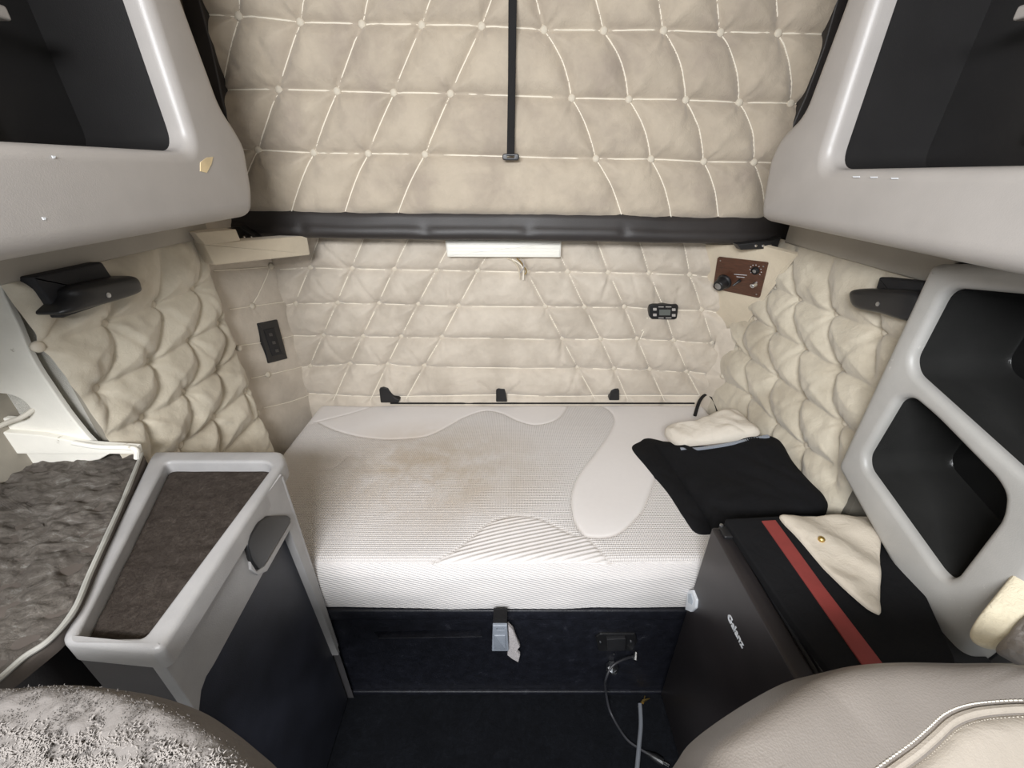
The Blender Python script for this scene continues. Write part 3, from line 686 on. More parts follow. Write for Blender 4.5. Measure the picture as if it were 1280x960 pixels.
# ================================================================== BUNK BASE AND MATTRESS
YF = .87
base = thing('bunk_box', (0, YF, 0), 'black painted bunk base under the mattress, with a slot and an outlet', 'bunk')
fp = PY(YF)
bm = bmesh.new(); slot = fp.px([(466,790),(601,787),(602,796),(474,798)])
out = fp.px([(750,793),(790,790),(792,808),(752,811)])
slab(bm, fp, [fp.uv((x, YF, z)) for x, z in ((-1.05, .0), (1.05, .0), (1.05, .475), (-1.05, .475))], -.02, 0, .002, holes=[ccw(slot)], hole_r=.001, hole_depth=.05); make('front_board', bm, BOARD, base)
bm = bmesh.new(); box(bm, (-1.05, YF-.012, .462), (1.05, YF+.02, .512), .006); make('top_rail', bm, BOARD, base)
bm = bmesh.new(); box(bm, (-1.05, YF+.005, .492), (1.05, 1.85, .514)); box(bm, (-1.05, YF+.10, 0), (1.05, YF+.12, .49)); make('deck', bm, BLACKM, base)
bm = bmesh.new(); box(bm, (-1.05, YF-.012, .0), (1.05, YF+.002, .022), .004); make('floor_lip', bm, BOARD, base)
# outlet
bm = bmesh.new(); slab(bm, fp, rounded(fp.px([(744,794),(750,790),(794,790),(796,800),(790,811),(748,812)]), .006), 0, .007, .003); ol = make('outlet_plate', bm, BLACK, base)
bm = bmesh.new(); slab(bm, fp, rounded(fp.px([(757,793),(781,792),(780,807),(758,808)]), .004), .006, .018, .003); make('socket', bm, BLACKM, ol)
for p in ((750,800),(788,799),(766,796),(767,815)):
    bm = bmesh.new(); a, b = fp.px([p])[0]; lathe(bm, fp, a, b, [(.004, .006), (.004, .0095), (.002, .0105)], 8); make('screw', bm, METAL, ol)
# mattress
MT = PZ(.72); x0, x1 = -.985, .985; yb = 1.835; zt, zb_ = .72, .516; R = .045
prof = []
for z in np.linspace(zb_, zt-R, 26): prof.append((YF-.005-.010*math.sin((z-zb_)/(zt-zb_)*math.pi), z))
for k in range(1, 9): t = k/8*math.pi/2; prof.append((YF-.005+R-R*math.cos(t), zt-R+R*math.sin(t)))
for y in np.linspace(YF+R, yb-.03, 190)[1:]: prof.append((y, zt))
for k in range(1, 6): t = k/5*math.pi/2; prof.append((yb-.03+.03*math.sin(t), zt-.03+.03*math.cos(t)))
prof.append((yb, zb_))
prof = np.array(prof); xs = np.concatenate([[x0]*1, np.linspace(x0, x1, 340), [x1]*1]); ny, nx = len(prof), len(xs)
X = np.tile(xs, (ny, 1)); Yy = np.tile(prof[:, 0:1], (1, nx)).copy(); Zz = np.tile(prof[:, 1:2], (1, nx)).copy()
ex = np.clip(np.minimum(X-x0, x1-X)/.04, 0, 1); Zz -= (Zz > zt-.06)*(1-np.sqrt(1-(1-ex)**2))*.04
Zz[:, 0] = zb_; Zz[:, -1] = zb_
mp = lambda pts: [tuple(MT.hit(*p)[:2]) for p in pts]
c1 = [(398,528),(415,536),(443,544),(474,548),(502,548),(534,544),(559,533),(581,521),(606,513),(627,516),(646,525),(668,531),(690,527),(702,519),(709,508)]
c2 = [(735,503),(747,506),(762,514),(768,527),(759,547),(741,571),(725,592),(716,614),(715,633),(719,652),(730,669)]
c3 = [(730,669),(747,685),(766,705)]
c4 = [(719,652),(730,669),(756,672),(778,664),(800,642),(809,624),(818,600),(830,570)]
c5 = [(500,716),(527,706),(559,694),(584,677),(606,658),(627,648),(652,645),(677,649),(699,660),(718,669),(730,669)]
c6 = [(398,589),(418,585),(434,571)]
c7 = [(395,528),(425,520),(465,508)]
cur = [spl2(mp(c), 5) for c in (c1, c2, c3, c4, c5, c6, c7)]
top = (Zz > zt-.012)
gd = segdist(X, Yy, cur); groove = np.exp(-(gd/.0045)**2)*top
Zz -= .0035*groove + 0
Zz += top*(.003*vnoise(X+4, Yy+4, .18, 31)+.002*(1-np.exp(-gd/.03)))
Yy -= (~top)*.004*vnoise(X*1.0+8, Zz*2, .12, 33)
Yy += .012*np.abs(X)**2*(Yy < YF+.2)
smooth1 = inside(X, Yy, mp([(300,300)]) + []) if False else None
reg = np.ones(X.shape)
polyA = cur[0]+mp([(709,490),(380,490),(300,560)])
reg[inside(X, Yy, polyA)] = 0
polyB = cur[1][::1]+cur[3][5:]+mp([(900,560),(1100,560),(1100,490),(735,490)])
reg[inside(X, Yy, polyB)] = 0
polyC = cur[4]+cur[2]+mp([(900,705),(900,790),(300,790),(420,725)])
inC = inside(X, Yy, cur[4]+cur[2]+mp([(766,740),(480,740)])); reg[inC] = 2
reg[~top] = 3
V = np.stack([X, Yy, Zz], -1).reshape(-1, 3)
mo = grid_mesh('mattress', V, nx, ny, MATT, None, 60, {'region': reg, 'topside': top*1.0, 'groove': groove})
tag(mo, 'white foam mattress with honeycomb knit cover and yellowish stains on the lower bunk', 'mattress')
bm = bmesh.new(); tube(bm, [(x, 1.832-.0*x, .727) for x in np.linspace(-.62, .93, 30)], .0045, 8)
make('gap_shade_line', bm, WEBBING, mo)  # black strip standing in for the shaded gap behind the mattress
# strap with buckle over the front rail
bs = thing('buckle_strap', tuple(PY(.84).hit(626, 765)), 'short dark strap with a grey metal buckle hanging over the bunk rail', 'strap')
pl = PY(.842); bm = bmesh.new(); slab(bm, pl, ccw(pl.px([(617,760),(634,760),(634,782),(616,782)])), 0, .005, .001); make('webbing', bm, WEBBING, bs)
bm = bmesh.new(); slab(bm, pl, rounded(pl.px([(616,777),(634,777),(636,809),(615,809)]), .004), .003, .014, .003, holes=[ccw(pl.px([(621,780),(630,780),(630,783),(621,783)]))], hole_r=.001); make('buckle', bm, BUCK, bs)
bm = bmesh.new(); slab(bm, pl, rounded(pl.px([(618,788),(632,788),(633,806),(618,806)]), .003), .012, .018, .003); make('buckle_lever', bm, BUCK, bs)
pl = PY(.850); tg = pl.px([(635,778),(641,784),(645,794),(650,806),(646,811),(650,815),(648,824),(640,820),(634,816),(636,800)])
bm = bmesh.new(); slab(bm, pl, ccw(tg), 0, .010, .003)
for v in bm.verts: v.co += Vector((0, -1, 0))*(.006*noise.noise(v.co*60))
tag(make('torn_tag', bm, fabric('crumpled_white_fabric', (.45, .42, .42), (.6, .56, .56), .9, 90)), 'crumpled torn white tag hanging beside the metal buckle', 'tag')
# black strap loop and line at the mattress corner
pl = PZ(.735); bm = bmesh.new(); 
tube(bm, spline([MT.hit(868,522)+Vector((0, 0, .01)), MT.hit(872,512)+Vector((0, 0, .05)), MT.hit(880,506)+Vector((0, 0, .06)), MT.hit(890,512)+Vector((0, 0, .05)), MT.hit(898,526)+Vector((0, 0, .02))], 8), .008, 8, rb=.5)
tag(make('strap_loop', bm, WEBBING), 'black strap loop standing at the rear right mattress corner', 'strap')

# ================================================================== BAG AND CLOTH ON THE MATTRESS
PB = PZ(.725)
bag = thing('folded_bag', tuple(PB.hit(920, 600)), 'black folded garment bag with a zipper lying on the right of the mattress', 'bag')
pillow('lower_flap', PZ(.728), PZ(.728).px([(790,560),(800,551),(812,547),(850,556),(900,560),(950,600),(940,640),(900,662),(872,665),(855,645),(835,615),(810,585)]), -.005, .02, BLKCLOTH, bag, wr=.003)
tp = [PZ(.745).hit(820, 556), PZ(.745).hit(884, 650), PX(.985).hit(1034, 628)]; tn = (tp[1]-tp[0]).cross(tp[2]-tp[0]); tn = tn if tn.z > 0 else -tn
PB2 = Plane(tp[0], tn, (0, 1, 0)); pillow('body', PB2, PB2.px([(818,553),(830,550),(858,560),(900,556),(950,543),(975,548),(992,575),(1012,598),(1032,618),(1034,632),(1024,642),(990,650),(900,663),(884,650),(862,620),(842,590),(826,568)]), -.02, .045, BLKCLOTH, bag, power=5, skirt=.735, wr=.006, ws=.09, fold=.010, seed=12)
pl = Plane(PB2.o+PB2.n*.027, PB2.n, (0, 1, 0)); bm = bmesh.new(); zp = spline([pl.hit(*p) for p in ((852,561),(870,561),(900,557),(930,551),(960,545))], 12)
for a in zp: 
    box(bm, (a.x-.0035, a.y-.006, a.z-.004), (a.x+.0035, a.y+.006, a.z+.002))
z_ = make('zipper', bm, BUCK, bag); z_['kind'] = 'stuff'
PCl = Plane(PB2.o+PB2.n*.028, PB2.n, (0, 1, 0)); pillow('folded_cloth', PCl, PCl.px([(833,546),(831,538),(838,534),(858,535),(884,523),(905,515),(922,514),(936,526),(950,540),(925,548),(890,553),(850,556)]), -.005, .038, WHTCLOTH, None, power=4, wr=.006, ws=.06, fold=.012, seed=17)
tag(bpy.data.objects['folded_cloth'], 'folded cream fleece cloth lying on top of the black garment bag', 'cloth')

# ================================================================== FRIDGE
FT = .90; fx0, fx1, fy0, fy1 = .562, 1.0,   .38, .850
fr = thing('mini_fridge', (.78, .62, 0), 'black mini fridge standing beside the mattress on the right', 'refrigerator')
bm = bmesh.new(); box(bm, (fx0+.055, fy0, .0), (fx1, fy1, FT-.012), .008); make('cabinet_body', bm, BLACKM, fr)
bm = bmesh.new(); box(bm, (fx0, fy0, .03), (fx0+.045, fy1, FT), .007); make('door', bm, FRIDGE, fr)
bm = bmesh.new(); box(bm, (fx0+.042, fy0+.01, .04), (fx0+.058, fy1-.01, FT-.02)); make('door_gasket', bm, BLACKM, fr)
bm = bmesh.new(); box(bm, (fx0+.06, fy0+.01, FT-.012), (fx0+.085, fy1-.005, FT+.001), .003); make('top_trim', bm, BLACK, fr)
bm = bmesh.new(); box(bm, (fx0+.015, fy1-.045, FT-.002), (fx0+.08, fy1-.006, FT+.010), .004); hg = make('hinge', bm, BLACK, fr)
for p in ((.585, .845), (.615, .835)):
    bm = bmesh.new(); lathe(bm, PZ(FT), p[0]*1.0, p[1], [(.005, .009), (.005, .013), (.003, .014)], 10); make('screw', bm, METAL, hg)
FD = PX(fx0, -1)
bm = bmesh.new(); slab(bm, FD, rounded(FD.px([(862,738),(868,737),(873,750),(872,760),(866,765),(859,762)]), .004), 0, .007, .0015); bd = make('door_badge', bm, WHITE, fr)
bm = bmesh.new(); slab(bm, FD, rounded(FD.px([(863.5,742),(867,742),(869.5,751),(868,756),(863,753)]), .003), .006, .0085, .0006); make('badge_inset', bm, plastic('pale_blue_grey', (.45, .50, .56), .4), bd)
# lettering on the door
cu = bpy.data.curves.new('txt', 'FONT'); cu.body = 'Galanz'; cu.size = .052; cu.extrude = .0012; cu.offset = .0008; cu.space_character = 1.05
tmp = bpy.data.objects.new('txt', cu); COL.objects.link(tmp); bpy.context.view_layer.update()
me = bpy.data.meshes.new_from_object(tmp); bpy.data.objects.remove(tmp)
pA, pB_ = FD.hit(911, 768), FD.hit(930, 806)
d = (pB_-pA); ux = Vector((0, d.y, d.z*0)).normalized(); 
co = np.empty(len(me.vertices)*3); me.vertices.foreach_get('co', co); co = co.reshape(-1, 3); wtxt = co[:, 0].max()-co[:, 0].min()
sc = abs(d.y)/wtxt; T0 = Vector((fx0, pA.y, pA.z-.012))
for v in me.vertices:
    x, y, z = v.co; v.co = T0+Vector((0, -1, 0))*x*sc+Vector((0, 0, 1))*y*sc+Vector((-1, 0, 0))*(z+.0008)
c = recenter(me); lo = link('lettering', me, WHITE, fr); lo.location = c; lo['label'] = 'white lettering on the fridge door'
# black folder-like case with red band on the fridge
cs = thing('black_case', (.8, .6, FT+.002), 'flat black case with a red band lying on the mini fridge', 'case')
bm = bmesh.new(); pl = PZ(FT+.002); slab(bm, pl, rounded(pl.px([(903,655),(1000,650),(1110,655),(1190,835),(1150,870),(1052,870),(985,780)]), .012), 0, .022, .006); make('cover', bm, BLKCLOTH, cs)
bm = bmesh.new(); pl = PZ(FT+.024); slab(bm, pl, ccw(pl.px([(952,652),(969,651),(1030,735),(1104,832),(1108,850),(1090,850),(1010,735)])), 0, .0035, .0012); make('band', bm, RED, cs)
pl = PZ(FT+.026)
def cl(x, y): return .006*np.sin((x*.8+y*.5)*42)*np.clip((x-.82)*10, 0, 1)
pillow('canvas_cover', pl, pl.px([(974,648),(985,646.5),(1000,646),(1050,645.5),(1092,646),(1097,647),(1099,655),(1100,690),(1100,730),(1100,758),(1099,769),(1093,768),(1080,760),(1055,738),(1036,718),(1018,697),(995,670)]), 0, .012, CANVAS, None, power=8, wr=.003, ws=.05, seed=5, lift=lambda x, y: .002+.005*np.sin((x*.9+y*.55)*50))
cc = bpy.data.objects['canvas_cover']; tag(cc, 'cream canvas cloth with a snap button draped on the fridge', 'cloth')
bm = bmesh.new(); a, b = pl.px([(1024,680)])[0]; lathe(bm, pl, a, b, [(.008, .012), (.008, .020), (.0055, .023), (.002, .0235)], 14); make('snap_button', bm, BRASS, cc)

# ================================================================== RIGHT SHELF UNIT
SU = PX(.95, -1)
su = thing('wall_shelf_unit', (1.0, .7, .86), 'grey moulded shelf unit with two slanted open cubbies above the fridge', 'shelf unit')
h1 = offset(ccw(SU.px([(1183,362),(1290,372),(1360,400),(1345,640),(1280,592),(1142,466),(1139,448)])), -.004)
h2 = offset(ccw(SU.px([(1122,500),(1138,499),(1165,522),(1240,600),(1250,618),(1247,645),(1192,718),(1182,721),(1172,712),(1082,585),(1081,570)])), -.004)
outl = SU.px([(1160,330),(1380,330),(1420,420),(1420,560),(1275,742),(1210,818),(1196,827),(1186,818),(1110,703),(1044,583)])
bm = bmesh.new(); slab(bm, SU, rounded(outl, [.02]*len(outl)), -.06, .0, .022, holes=[rounded(h1, .03), rounded(h2, .03)], hole_r=.016, seg=5, hole_depth=.022); make('face_frame', bm, GREY2, su, 50)
bm = bmesh.new(); slab(bm, SU, rounded(offset(ccw(outl), -.004), .02), -.26, -.055, .004, holes=[offset(ccw(rounded(h1, .03)), -.009), offset(ccw(rounded(h2, .03)), -.009)], hole_r=0.0, seg=2, hole_depth=.195); make('carcass', bm, BLACKM, su, 50)
LINR = plastic('shaded_side_liner', (.028, .028, .027), .22, .1)  # grey cubby sides, with their shade put into the colour
GLN = plastic('shaded_cubby_back', (.012, .012, .012), .35, .15)  # cubby back painted darker still, as the deepest shade
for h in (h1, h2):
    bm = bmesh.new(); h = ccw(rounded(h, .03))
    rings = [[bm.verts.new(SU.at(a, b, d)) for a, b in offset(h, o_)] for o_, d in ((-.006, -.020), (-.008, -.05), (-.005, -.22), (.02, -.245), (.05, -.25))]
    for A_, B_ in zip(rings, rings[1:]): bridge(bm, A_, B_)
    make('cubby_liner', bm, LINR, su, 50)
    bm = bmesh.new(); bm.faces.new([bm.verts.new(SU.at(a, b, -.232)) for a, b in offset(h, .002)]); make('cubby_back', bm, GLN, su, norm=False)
pl = PX(1.165, -1)
bm = bmesh.new(); slab(bm, pl, rounded(pl.px([(1190,470),(1222,462),(1246,490),(1246,512),(1212,520),(1205,495),(1185,488)]), .01), -.01, .02, .008); make('hidden_bracket', bm, DKG, su)
bm = bmesh.new(); slab(bm, pl, rounded(pl.px([(1139,549),(1144,546),(1152,547),(1150,553),(1143,554)]), .004), .0, .012, .003); make('vent_slot', bm, BLACKM, su)
# cream webbing roll beside the unit
cb = thing('cream_cushion', tuple(PX(.93).hit(1240, 800)), 'cream woven cushion with fuzzy edge at the right, behind the leather seat', 'cushion')
CBp = Plane(PX(.90).hit(1245, 780), (-.55, -.35, .76))
pillow('woven_side', CBp, CBp.px([(1213,790),(1262,722),(1300,670),(1380,640),(1380,760),(1300,790),(1246,812)]), 0, .009, fabric('cream_weave', (.62, .55, .40), (.72, .65, .50), .9, 80, 300), cb, power=6, wr=.002)
CB2 = Plane(PX(.885).hit(1262, 805), (-.4, -.45, .8))
pillow('fuzzy_edge', CB2, CB2.px([(1246,813),(1262,792),(1290,765),(1380,720),(1400,850),(1320,860),(1270,830)]), 0, .025, FLUFF, cb, power=4, wr=.008, ws=.012, seed=9)

# ================================================================== LEFT COUNTER WITH TRAY
TZ = 1.10; TP = PZ(TZ); cx = -.60
ct = thing('side_cabinet', (-.72, .65, 0), 'grey moulded side cabinet with a carpeted tray top, left of the mattress', 'cabinet')
rim = TP.px([(193,563),(353,563),(357,575),(203,808),(190,814),(78,803),(76,795),(186,572)])
tr = TP.px([(207,577),(332,577),(340,583),(190,783),(180,796),(97,797),(100,785)])
bm = bmesh.new(); slab(bm, TP, rounded(rim, .02), -.05, 0, .012, holes=[rounded(tr, .018)], hole_r=.008, seg=4, hole_depth=.045); make('tray_rim', bm, PALE, ct, 50)
trp = ccw(rounded(tr, .018)); 
def carpet_pad(name, z, poly, amp, mat, parent, sc, seed, step=.006, edge=.01):
    P = np.array(poly); xs = np.arange(P[:, 0].min(), P[:, 0].max()+step, step); ys = np.arange(P[:, 1].min(), P[:, 1].max()+step, step)
    c = P.mean(0); n = len(poly); rr = np.linspace(0, 1, int(.35/step)); bm = bmesh.new(); rings = []
    pp = []
    for i in range(n):
        a, b = P[i], P[(i+1) % n]; m = max(1, int(np.linalg.norm(b-a)/step))
        for k in range(m): pp.append(a*(1-k/m)+b*k/m)
    pp = np.array(pp)
    for r in rr[1:]:
        q = c+(pp-c)*r; h = amp*(vnoise(q[:, 0]+5, q[:, 1]*2.2+5, sc, seed)+.6*vnoise(q[:, 0]+3, q[:, 1]*1.6+9, sc*.4, seed+1)) + .5*amp*vnoise(q[:,0]+4,q[:,1]+2,.012,seed+5)
        h = h*min(1, (1-r)*12+.1)-max(0, r-.97)*edge*20
        rings.append([bm.verts.new((a, b, z+hh)) for (a, b), hh in zip(q, h)])
    for A_, B_ in zip(rings, rings[1:]): bridge(bm, A_, B_)
    bm.faces.new(rings[0]); return make(name, bm, mat, parent, 180)
def xy(pl, pts2): return [tuple(pl.at(a, b)[:2]) for a, b in pts2]
carpet_pad('tray_carpet', TZ-.028, xy(TP, trp), .0018, PILE2, ct, .05, 41)
# aisle-side face
CF = Plane((cx, 0, 0), (1, 0, 0))
q0 = CF.px([(353,570),(200,818)]); 
yfar = min(CF.hit(357, 600).y, .850); ynear = CF.hit(196, 818).y
ol_ = [CF.uv((cx, y, z)) for y, z in ((ynear, 0), (yfar, 0), (yfar, TZ-.012), (ynear, TZ-.012))]
hole = CF.px([(359,663),(408,818),(440,960),(445,1400),(180,1400),(235,960),(249,893),(252,863),(265,835),(303,770),(337,700)])
hole = [(a, max(b, .02)) for a, b in hole]
hy = [CF.at(a, b) for a, b in hole]
ph = [CF.hit(*p) for p in ((249,890),(252,863),(258,846),(268,830),(330,715),(361,661))]
oo = [(ynear, 0), (ph[0].y, 0)]+[(p.y, p.z) for p in ph]+[(yfar-.012, .30), (yfar, .30), (yfar, TZ-.012), (ynear, TZ-.012)]
bm = bmesh.new(); slab(bm, CF, ccw([CF.uv((cx, y, z)) for y, z in oo]), -.022, 0, .002); make('side_face', bm, PALE, ct, 45)
bm = bmesh.new(); slab(bm, CF, ccw([CF.uv((cx, y, z)) for y, z in ((ynear+.01, .01), (yfar-.01, .01), (yfar-.01, .98), (ynear+.01, .98))]), -.05, -.022, .002); make('recessed_door', bm, NAVY, ct)
# handle: black scoop
hp = CF.px([(304,682),(309,668),(319,653),(332,645),(355,644),(360,648),(357,655),(326,706),(318,713),(309,700)])
bm = bmesh.new(); slab(bm, CF, rounded(hp, .008), -.01, .010, .003, seg=3); hd = make('scoop_handle', bm, BLACK, ct)
bm = bmesh.new(); hq = CF.px([(310,702),(318,714),(328,708),(361,652),(363,657),(331,714),(320,719),(311,712)]); slab(bm, CF, ccw(hq), -.01, .006, .002); make('handle_lip', bm, PALE, hd)
# end faces and back of the cabinet
E = xy(TP, rim)
bm = bmesh.new(); xn = min(p[0] for p in xy(TP, TP.px([(78,803)])));
xl_far = TP.hit(193, 565).x
vs = [(-.74, ynear+.002), (cx-.002, ynear+.002), (cx-.004, yfar), (xl_far, yfar)]
b0 = [bm.verts.new((x, y, 0)) for x, y in vs]; b1 = [bm.verts.new((x, y, TZ-.05)) for x, y in vs]
for i in (0, 2, 3): bm.faces.new((b0[i], b0[(i+1) % 4], b1[(i+1) % 4], b1[i]))
make('cabinet_shell', bm, plastic('dark_end_panel', (.07, .066, .068), .5, .1), ct)
# pale far post of the cabinet
bm = bmesh.new(); box(bm, (cx-.04, yfar-.006, .33), (cx+.001, yfar+.006, TZ-.02), .004); make('corner_post', bm, PALE, ct)

# far left carpeted shelf
S2 = PZ(1.115); sh = thing('carpeted_shelf', (-1.05, .6, .9), 'wide shelf covered in matted grey-brown carpet at the far left', 'shelf')
sp = S2.px([(-170,545),(0,552),(150,560),(172,563),(176,570),(160,605),(130,670),(90,760),(60,795),(0,842),(-60,880),(-170,960)])
bm = bmesh.new(); slab(bm, S2, rounded(offset(ccw(sp), -.006), .01), -.035, -.006, .01); make('shelf_board', bm, plastic('brown_shelf_edge', (.085, .07, .06), .55, .2), sh)
carpet_pad('matted_carpet', 1.115, xy(S2, ccw(sp)), .0075, PILE, sh, .05, 51, .006)
bm = bmesh.new(); pts = spline([S2.hit(*p)+Vector((0, 0, -.002)) for p in ((177,566),(162,604),(150,632),(132,672),(112,716),(92,762),(62,798),(30,820),(0,846),(-50,884))], 6)
tube(bm, pts, [.004+.002*(0.5+.5*noise.noise(p*25)) for p in pts], 8); make('edge_strip', bm, plastic('grey_edge_strip', (.33, .32, .29), .6, .3), sh)
bm = bmesh.new(); slab(bm, S2, rounded(offset(ccw(sp), .085), .01), -1.115, -.034, .004)
make('shelf_pedestal', bm, plastic('dark_pedestal', (.05, .045, .045), .6, .2), sh)
tag(pillow('black_knob_pad', S2, S2.px([(-20,572),(4,566),(24,572),(26,580),(10,590),(-20,594)]), .004, .012, BLKCLOTH, None, n=60, m=14, wr=.002), 'small dark rag on the matted carpet at the left edge', 'rag'); bpy.data.objects['black_knob_pad'].name = 'rag'

# ================================================================== SEATS
def seat(label, orig, nrm, sil, mat, thick=.14, fil=.06):
    pl = Plane(orig, nrm, (0, 0, 1)); t = thing('seat', (orig[0], orig[1]-.05, 0), label, 'seat')
    return pl, t
# right leather seat
RSp = Plane((.55, .30, 1.22), (0, -.36, .93), (0, 0, 1)); st = thing('seat', (.55, .2, .6), 'taupe leather seat backrest with stitched panel, front right', 'seat')
sil = [(800,1100),(850,1010),(884,962),(905,930),(945,897),(1000,861),(1045,838),(1085,828),(1140,824),(1210,825),(1290,827),(1400,850),(1600,1100)]
o_ = spl2(ccw(RSp.px(sil)), 6, True)
pillow('backrest', RSp, RSp.px(sil), -.03, .035, LEATHER, st, n=200, m=60, power=5, under=.10, wr=.003, ws=.12, seed=3, fold=.003)
def rzp(a, b):  # height of the backrest's face there
    P_ = np.array(spl2(ccw(RSp.px(sil)), 12, True)); c = P_.mean(0); q = np.array((a, b))-c; L = 0
    ang = math.atan2(q[1], q[0]); A_ = np.arctan2(P_[:, 1]-c[1], P_[:, 0]-c[0]); i = np.argmin(np.abs((A_-ang+math.pi) % (2*math.pi)-math.pi)); r = np.linalg.norm(q)/np.linalg.norm(P_[i]-c)
    return -.03+.035*math.sqrt(max(0, 1-min(1, r)**5))
SL = [(1080,985),(1110,962),(1140,940),(1162,921),(1182,903),(1205,893),(1235,888),(1280,886),(1340,890),(1420,930)]
pts2 = spl2(RSp.px(SL), 8)
bm = bmesh.new(); tube(bm, [RSp.at(a, b, rzp(a, b)+.003) for a, b in pts2], .0045, 8); make('piping', bm, LEATHER2, st)
# twin stitch rows
stm = plastic('cream_thread', (.72, .68, .6), .7)
rows = []
bm = bmesh.new()
for off in (-.008, .008):
    P_ = offset(pts2, off)[1:-1]
    for i in range(len(P_)-1):
        a, b = Vector(P_[i]), Vector(P_[i+1]); n_ = max(1, int((b-a).length/.0045))
        for k in range(n_):
            s0 = a.lerp(b, (k+.1)/n_); s1 = a.lerp(b, (k+.8)/n_)
            tube(bm, [RSp.at(s0.x, s0.y, rzp(*s0)+.002), RSp.at((s0.x+s1.x)/2, (s0.y+s1.y)/2, rzp(*s0)+.0035), RSp.at(s1.x, s1.y, rzp(*s1)+.002)], .0009, 4)
k_ = make('stitching', bm, stm, st); k_['kind'] = 'stuff'
inner = RSp.px([p for p in SL]+[(1500,1100),(1000,1100)])
bm = bmesh.new(); 
pin = ccw(spl2(inner, 4, True)); pin_in = offset(pin, .006)
cA = np.mean(np.array(pin_in), 0); rings = []
for r in np.linspace(1, .02, 24):
    rings.append([bm.verts.new(RSp.at(cA[0]+(a-cA[0])*r, cA[1]+(b-cA[1])*r, rzp(cA[0]+(a-cA[0])*r, cA[1]+(b-cA[1])*r)+.001+.010*(1-r**6))) for a, b in pin_in])
for A_, B_ in zip(rings, rings[1:]): bridge(bm, A_, B_)
bm.faces.new(rings[-1]); make('centre_panel', bm, LEATHER2, st, 60)
# left wool-covered seat
LSp = Plane((-.55, .30, 1.24), (0, -.36, .93), (0, 0, 1)); sl = thing('seat', (-.55, .2, .6), 'seat backrest in a fuzzy grey wool cover, front left', 'seat')
sil = [(-350,1100),(-200,900),(-60,862),(0,857),(60,853),(120,858),(170,870),(215,888),(255,915),(285,940),(312,965),(350,1010),(390,1100)]
pillow('backrest', LSp, LSp.px(sil), -.03, .03, WOOL, sl, n=260, m=90, power=5, under=.045, wr=.004, ws=.02, seed=6)
P6 = np.array(spl2(ccw(LSp.px(sil)), 12, True)); c6_ = P6.mean(0)
def lz(a, b):
    q = np.array((a, b))-c6_; ang = math.atan2(q[1], q[0]); A_ = np.arctan2(P6[:, 1]-c6_[1], P6[:, 0]-c6_[0]); i = np.argmin(np.abs((A_-ang+math.pi) % (2*math.pi)-math.pi)); r = np.linalg.norm(q)/np.linalg.norm(P6[i]-c6_)
    return -.03+.03*math.sqrt(max(0, 1-min(1, r)**5))
def hair(cnt, f_in, ln, rad, mat, name, seed):
    rng = random.Random(seed); bm = bmesh.new(); k = 0
    while k < cnt:
        p = (rng.uniform(-60, 330), rng.uniform(855, 985)); 
        if not f_in(p, rng): k += .2; continue
        a, b = LSp.px([p])[0]; h = lz(a, b)
        if h < -.025: k += .2; continue
        k += 1; th = rng.uniform(0, 6.28)+2*noise.noise(Vector((p[0]*.02, p[1]*.02, 0))); l = ln*rng.uniform(.5, 1.3); da, db = math.cos(th)*l*.8, math.sin(th)*l*.8
        P0 = LSp.at(a, b, h-.002); P1 = LSp.at(a+da*.4, b+db*.4, h+l*.5); P2 = LSp.at(a+da, b+db, h+l*.45)
        sd = (P2-P0).cross(LSp.n).normalized()*rad
        v = [bm.verts.new(q) for q in (P0-sd, P0+sd, P1+sd*.8, P1-sd*.8, P2)]
        bm.faces.new((v[0], v[1], v[2], v[3])); bm.faces.new((v[3], v[2], v[4]))
    o = make(name, bm, mat, sl, None, norm=False); o['kind'] = 'stuff'
hair(5000, lambda p, r: True, .003, .0005, WOOL, 'wool_nap', 1)
hair(9000, lambda p, r: p[1] > 912+.0022*max(0, p[0]-60)**2*.35+r.uniform(-12, 34)+26*noise.noise(Vector((p[0]*.03, p[1]*.03, 2))) and noise.noise(Vector((p[0]*.035, p[1]*.06, 5)))+r.uniform(-.2, .2) > -.05, .007, .0009, FLUFF, 'wool_tufts', 2)

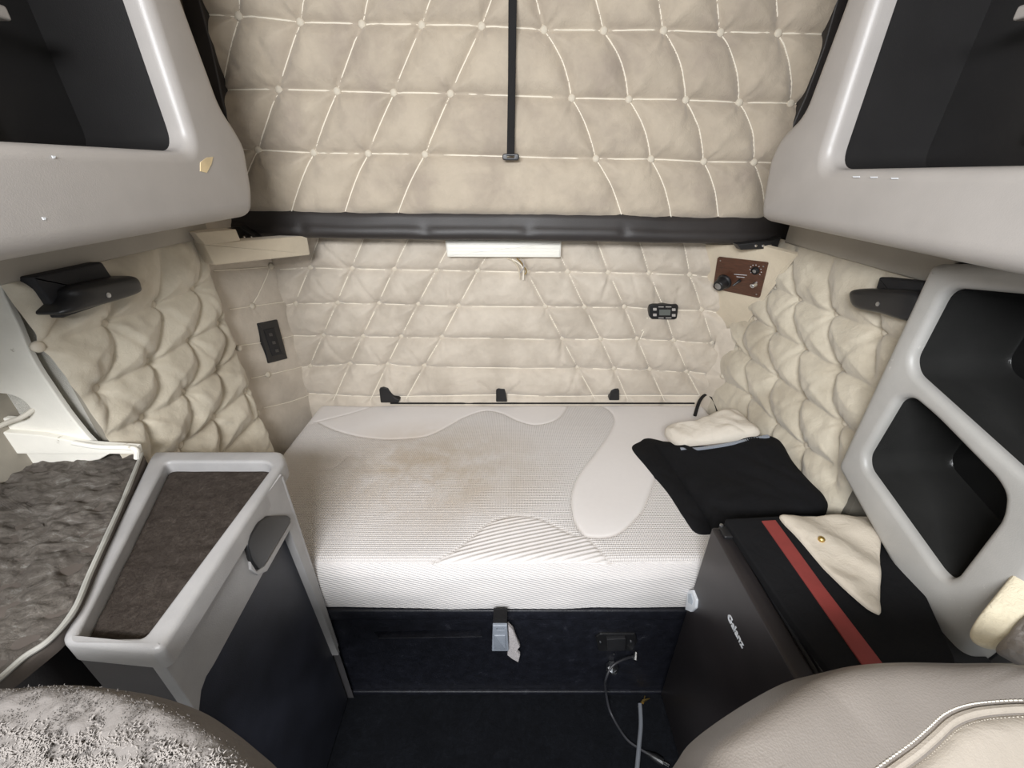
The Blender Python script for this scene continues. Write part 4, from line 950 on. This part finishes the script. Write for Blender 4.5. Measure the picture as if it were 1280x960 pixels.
# ================================================================== CORDS ON THE FLOOR
def at(px, py, y): return PY(y).hit(px, py)
cd_ = thing('power_cord', tuple(PZ(.02).hit(820, 945)), 'black power cord looping down the bunk base to a plug on the floor', 'cord')
bm = bmesh.new(); pts = [at(795,820,.86), at(780,824,.84), at(765,833,.82), at(757,850,.80), at(757,862,.83)]+[PZ(.006).hit(*p) for p in ((763,890),(782,922),(800,936),(812,943))]
tube(bm, spline(pts, 8), .0042, 8); make('cable', bm, plastic('dark_cable', (.03, .03, .035), .5), cd_)
pe = pts[-1]; dr = (pts[-1]-pts[-2]).normalized()
bm = bmesh.new(); tube(bm, [pe-dr*.01, pe+dr*.005, pe+dr*.02, pe+dr*.045], [.006, .009, .013, .012], 10); pg = make('plug', bm, BLACK, cd_)
for s in (-1, 1):
    sd = dr.cross(Vector((0, 1, 0))).normalized()*.006*s; bm = bmesh.new(); tube(bm, [pe+dr*.044+sd, pe+dr*.064+sd], .0022, 6); make('prong', bm, CHROME, pg)
bm = bmesh.new(); tube(bm, [at(795,815,.865), at(794,825,.845)], [.006, .009], 10); make('wall_end', bm, METAL, cd_)
bm = bmesh.new(); pl = PY(.84); a, b = pl.px([(766,840)])[0]; lathe(bm, pl, a, b, [(.018, -.028), (.022, -.01), (.016, 0), (.006, .006)], 12)
for v in bm.verts: v.co += Vector((noise.noise(v.co*120), 0, noise.noise(v.co*120+Vector((5, 5, 5)))))*.007
tag(make('foil_ball', bm, METAL), 'small crumpled silvery foil ball caught on the power cord', 'foil')
bm = bmesh.new(); tube(bm, spline([PZ(.012).hit(*p) for p in ((800,880),(801,905),(799,930),(796,965),(794,1000))], 6), .0075, 10); tag(make('hose', bm, plastic('grey_hose', (.16, .17, .19), .5)), 'grey hose lying on the floor beside the fridge', 'hose')
bm = bmesh.new(); gz = PZ(.008).hit; tube(bm, [gz(798,884), gz(804,876), gz(812,873)], [.003, .005, .002], 6); tube(bm, [gz(806,870), gz(804,880)], .002, 6); tag(make('metal_clip', bm, BRASS), 'tiny brass clip beside the fridge foot', 'clip')
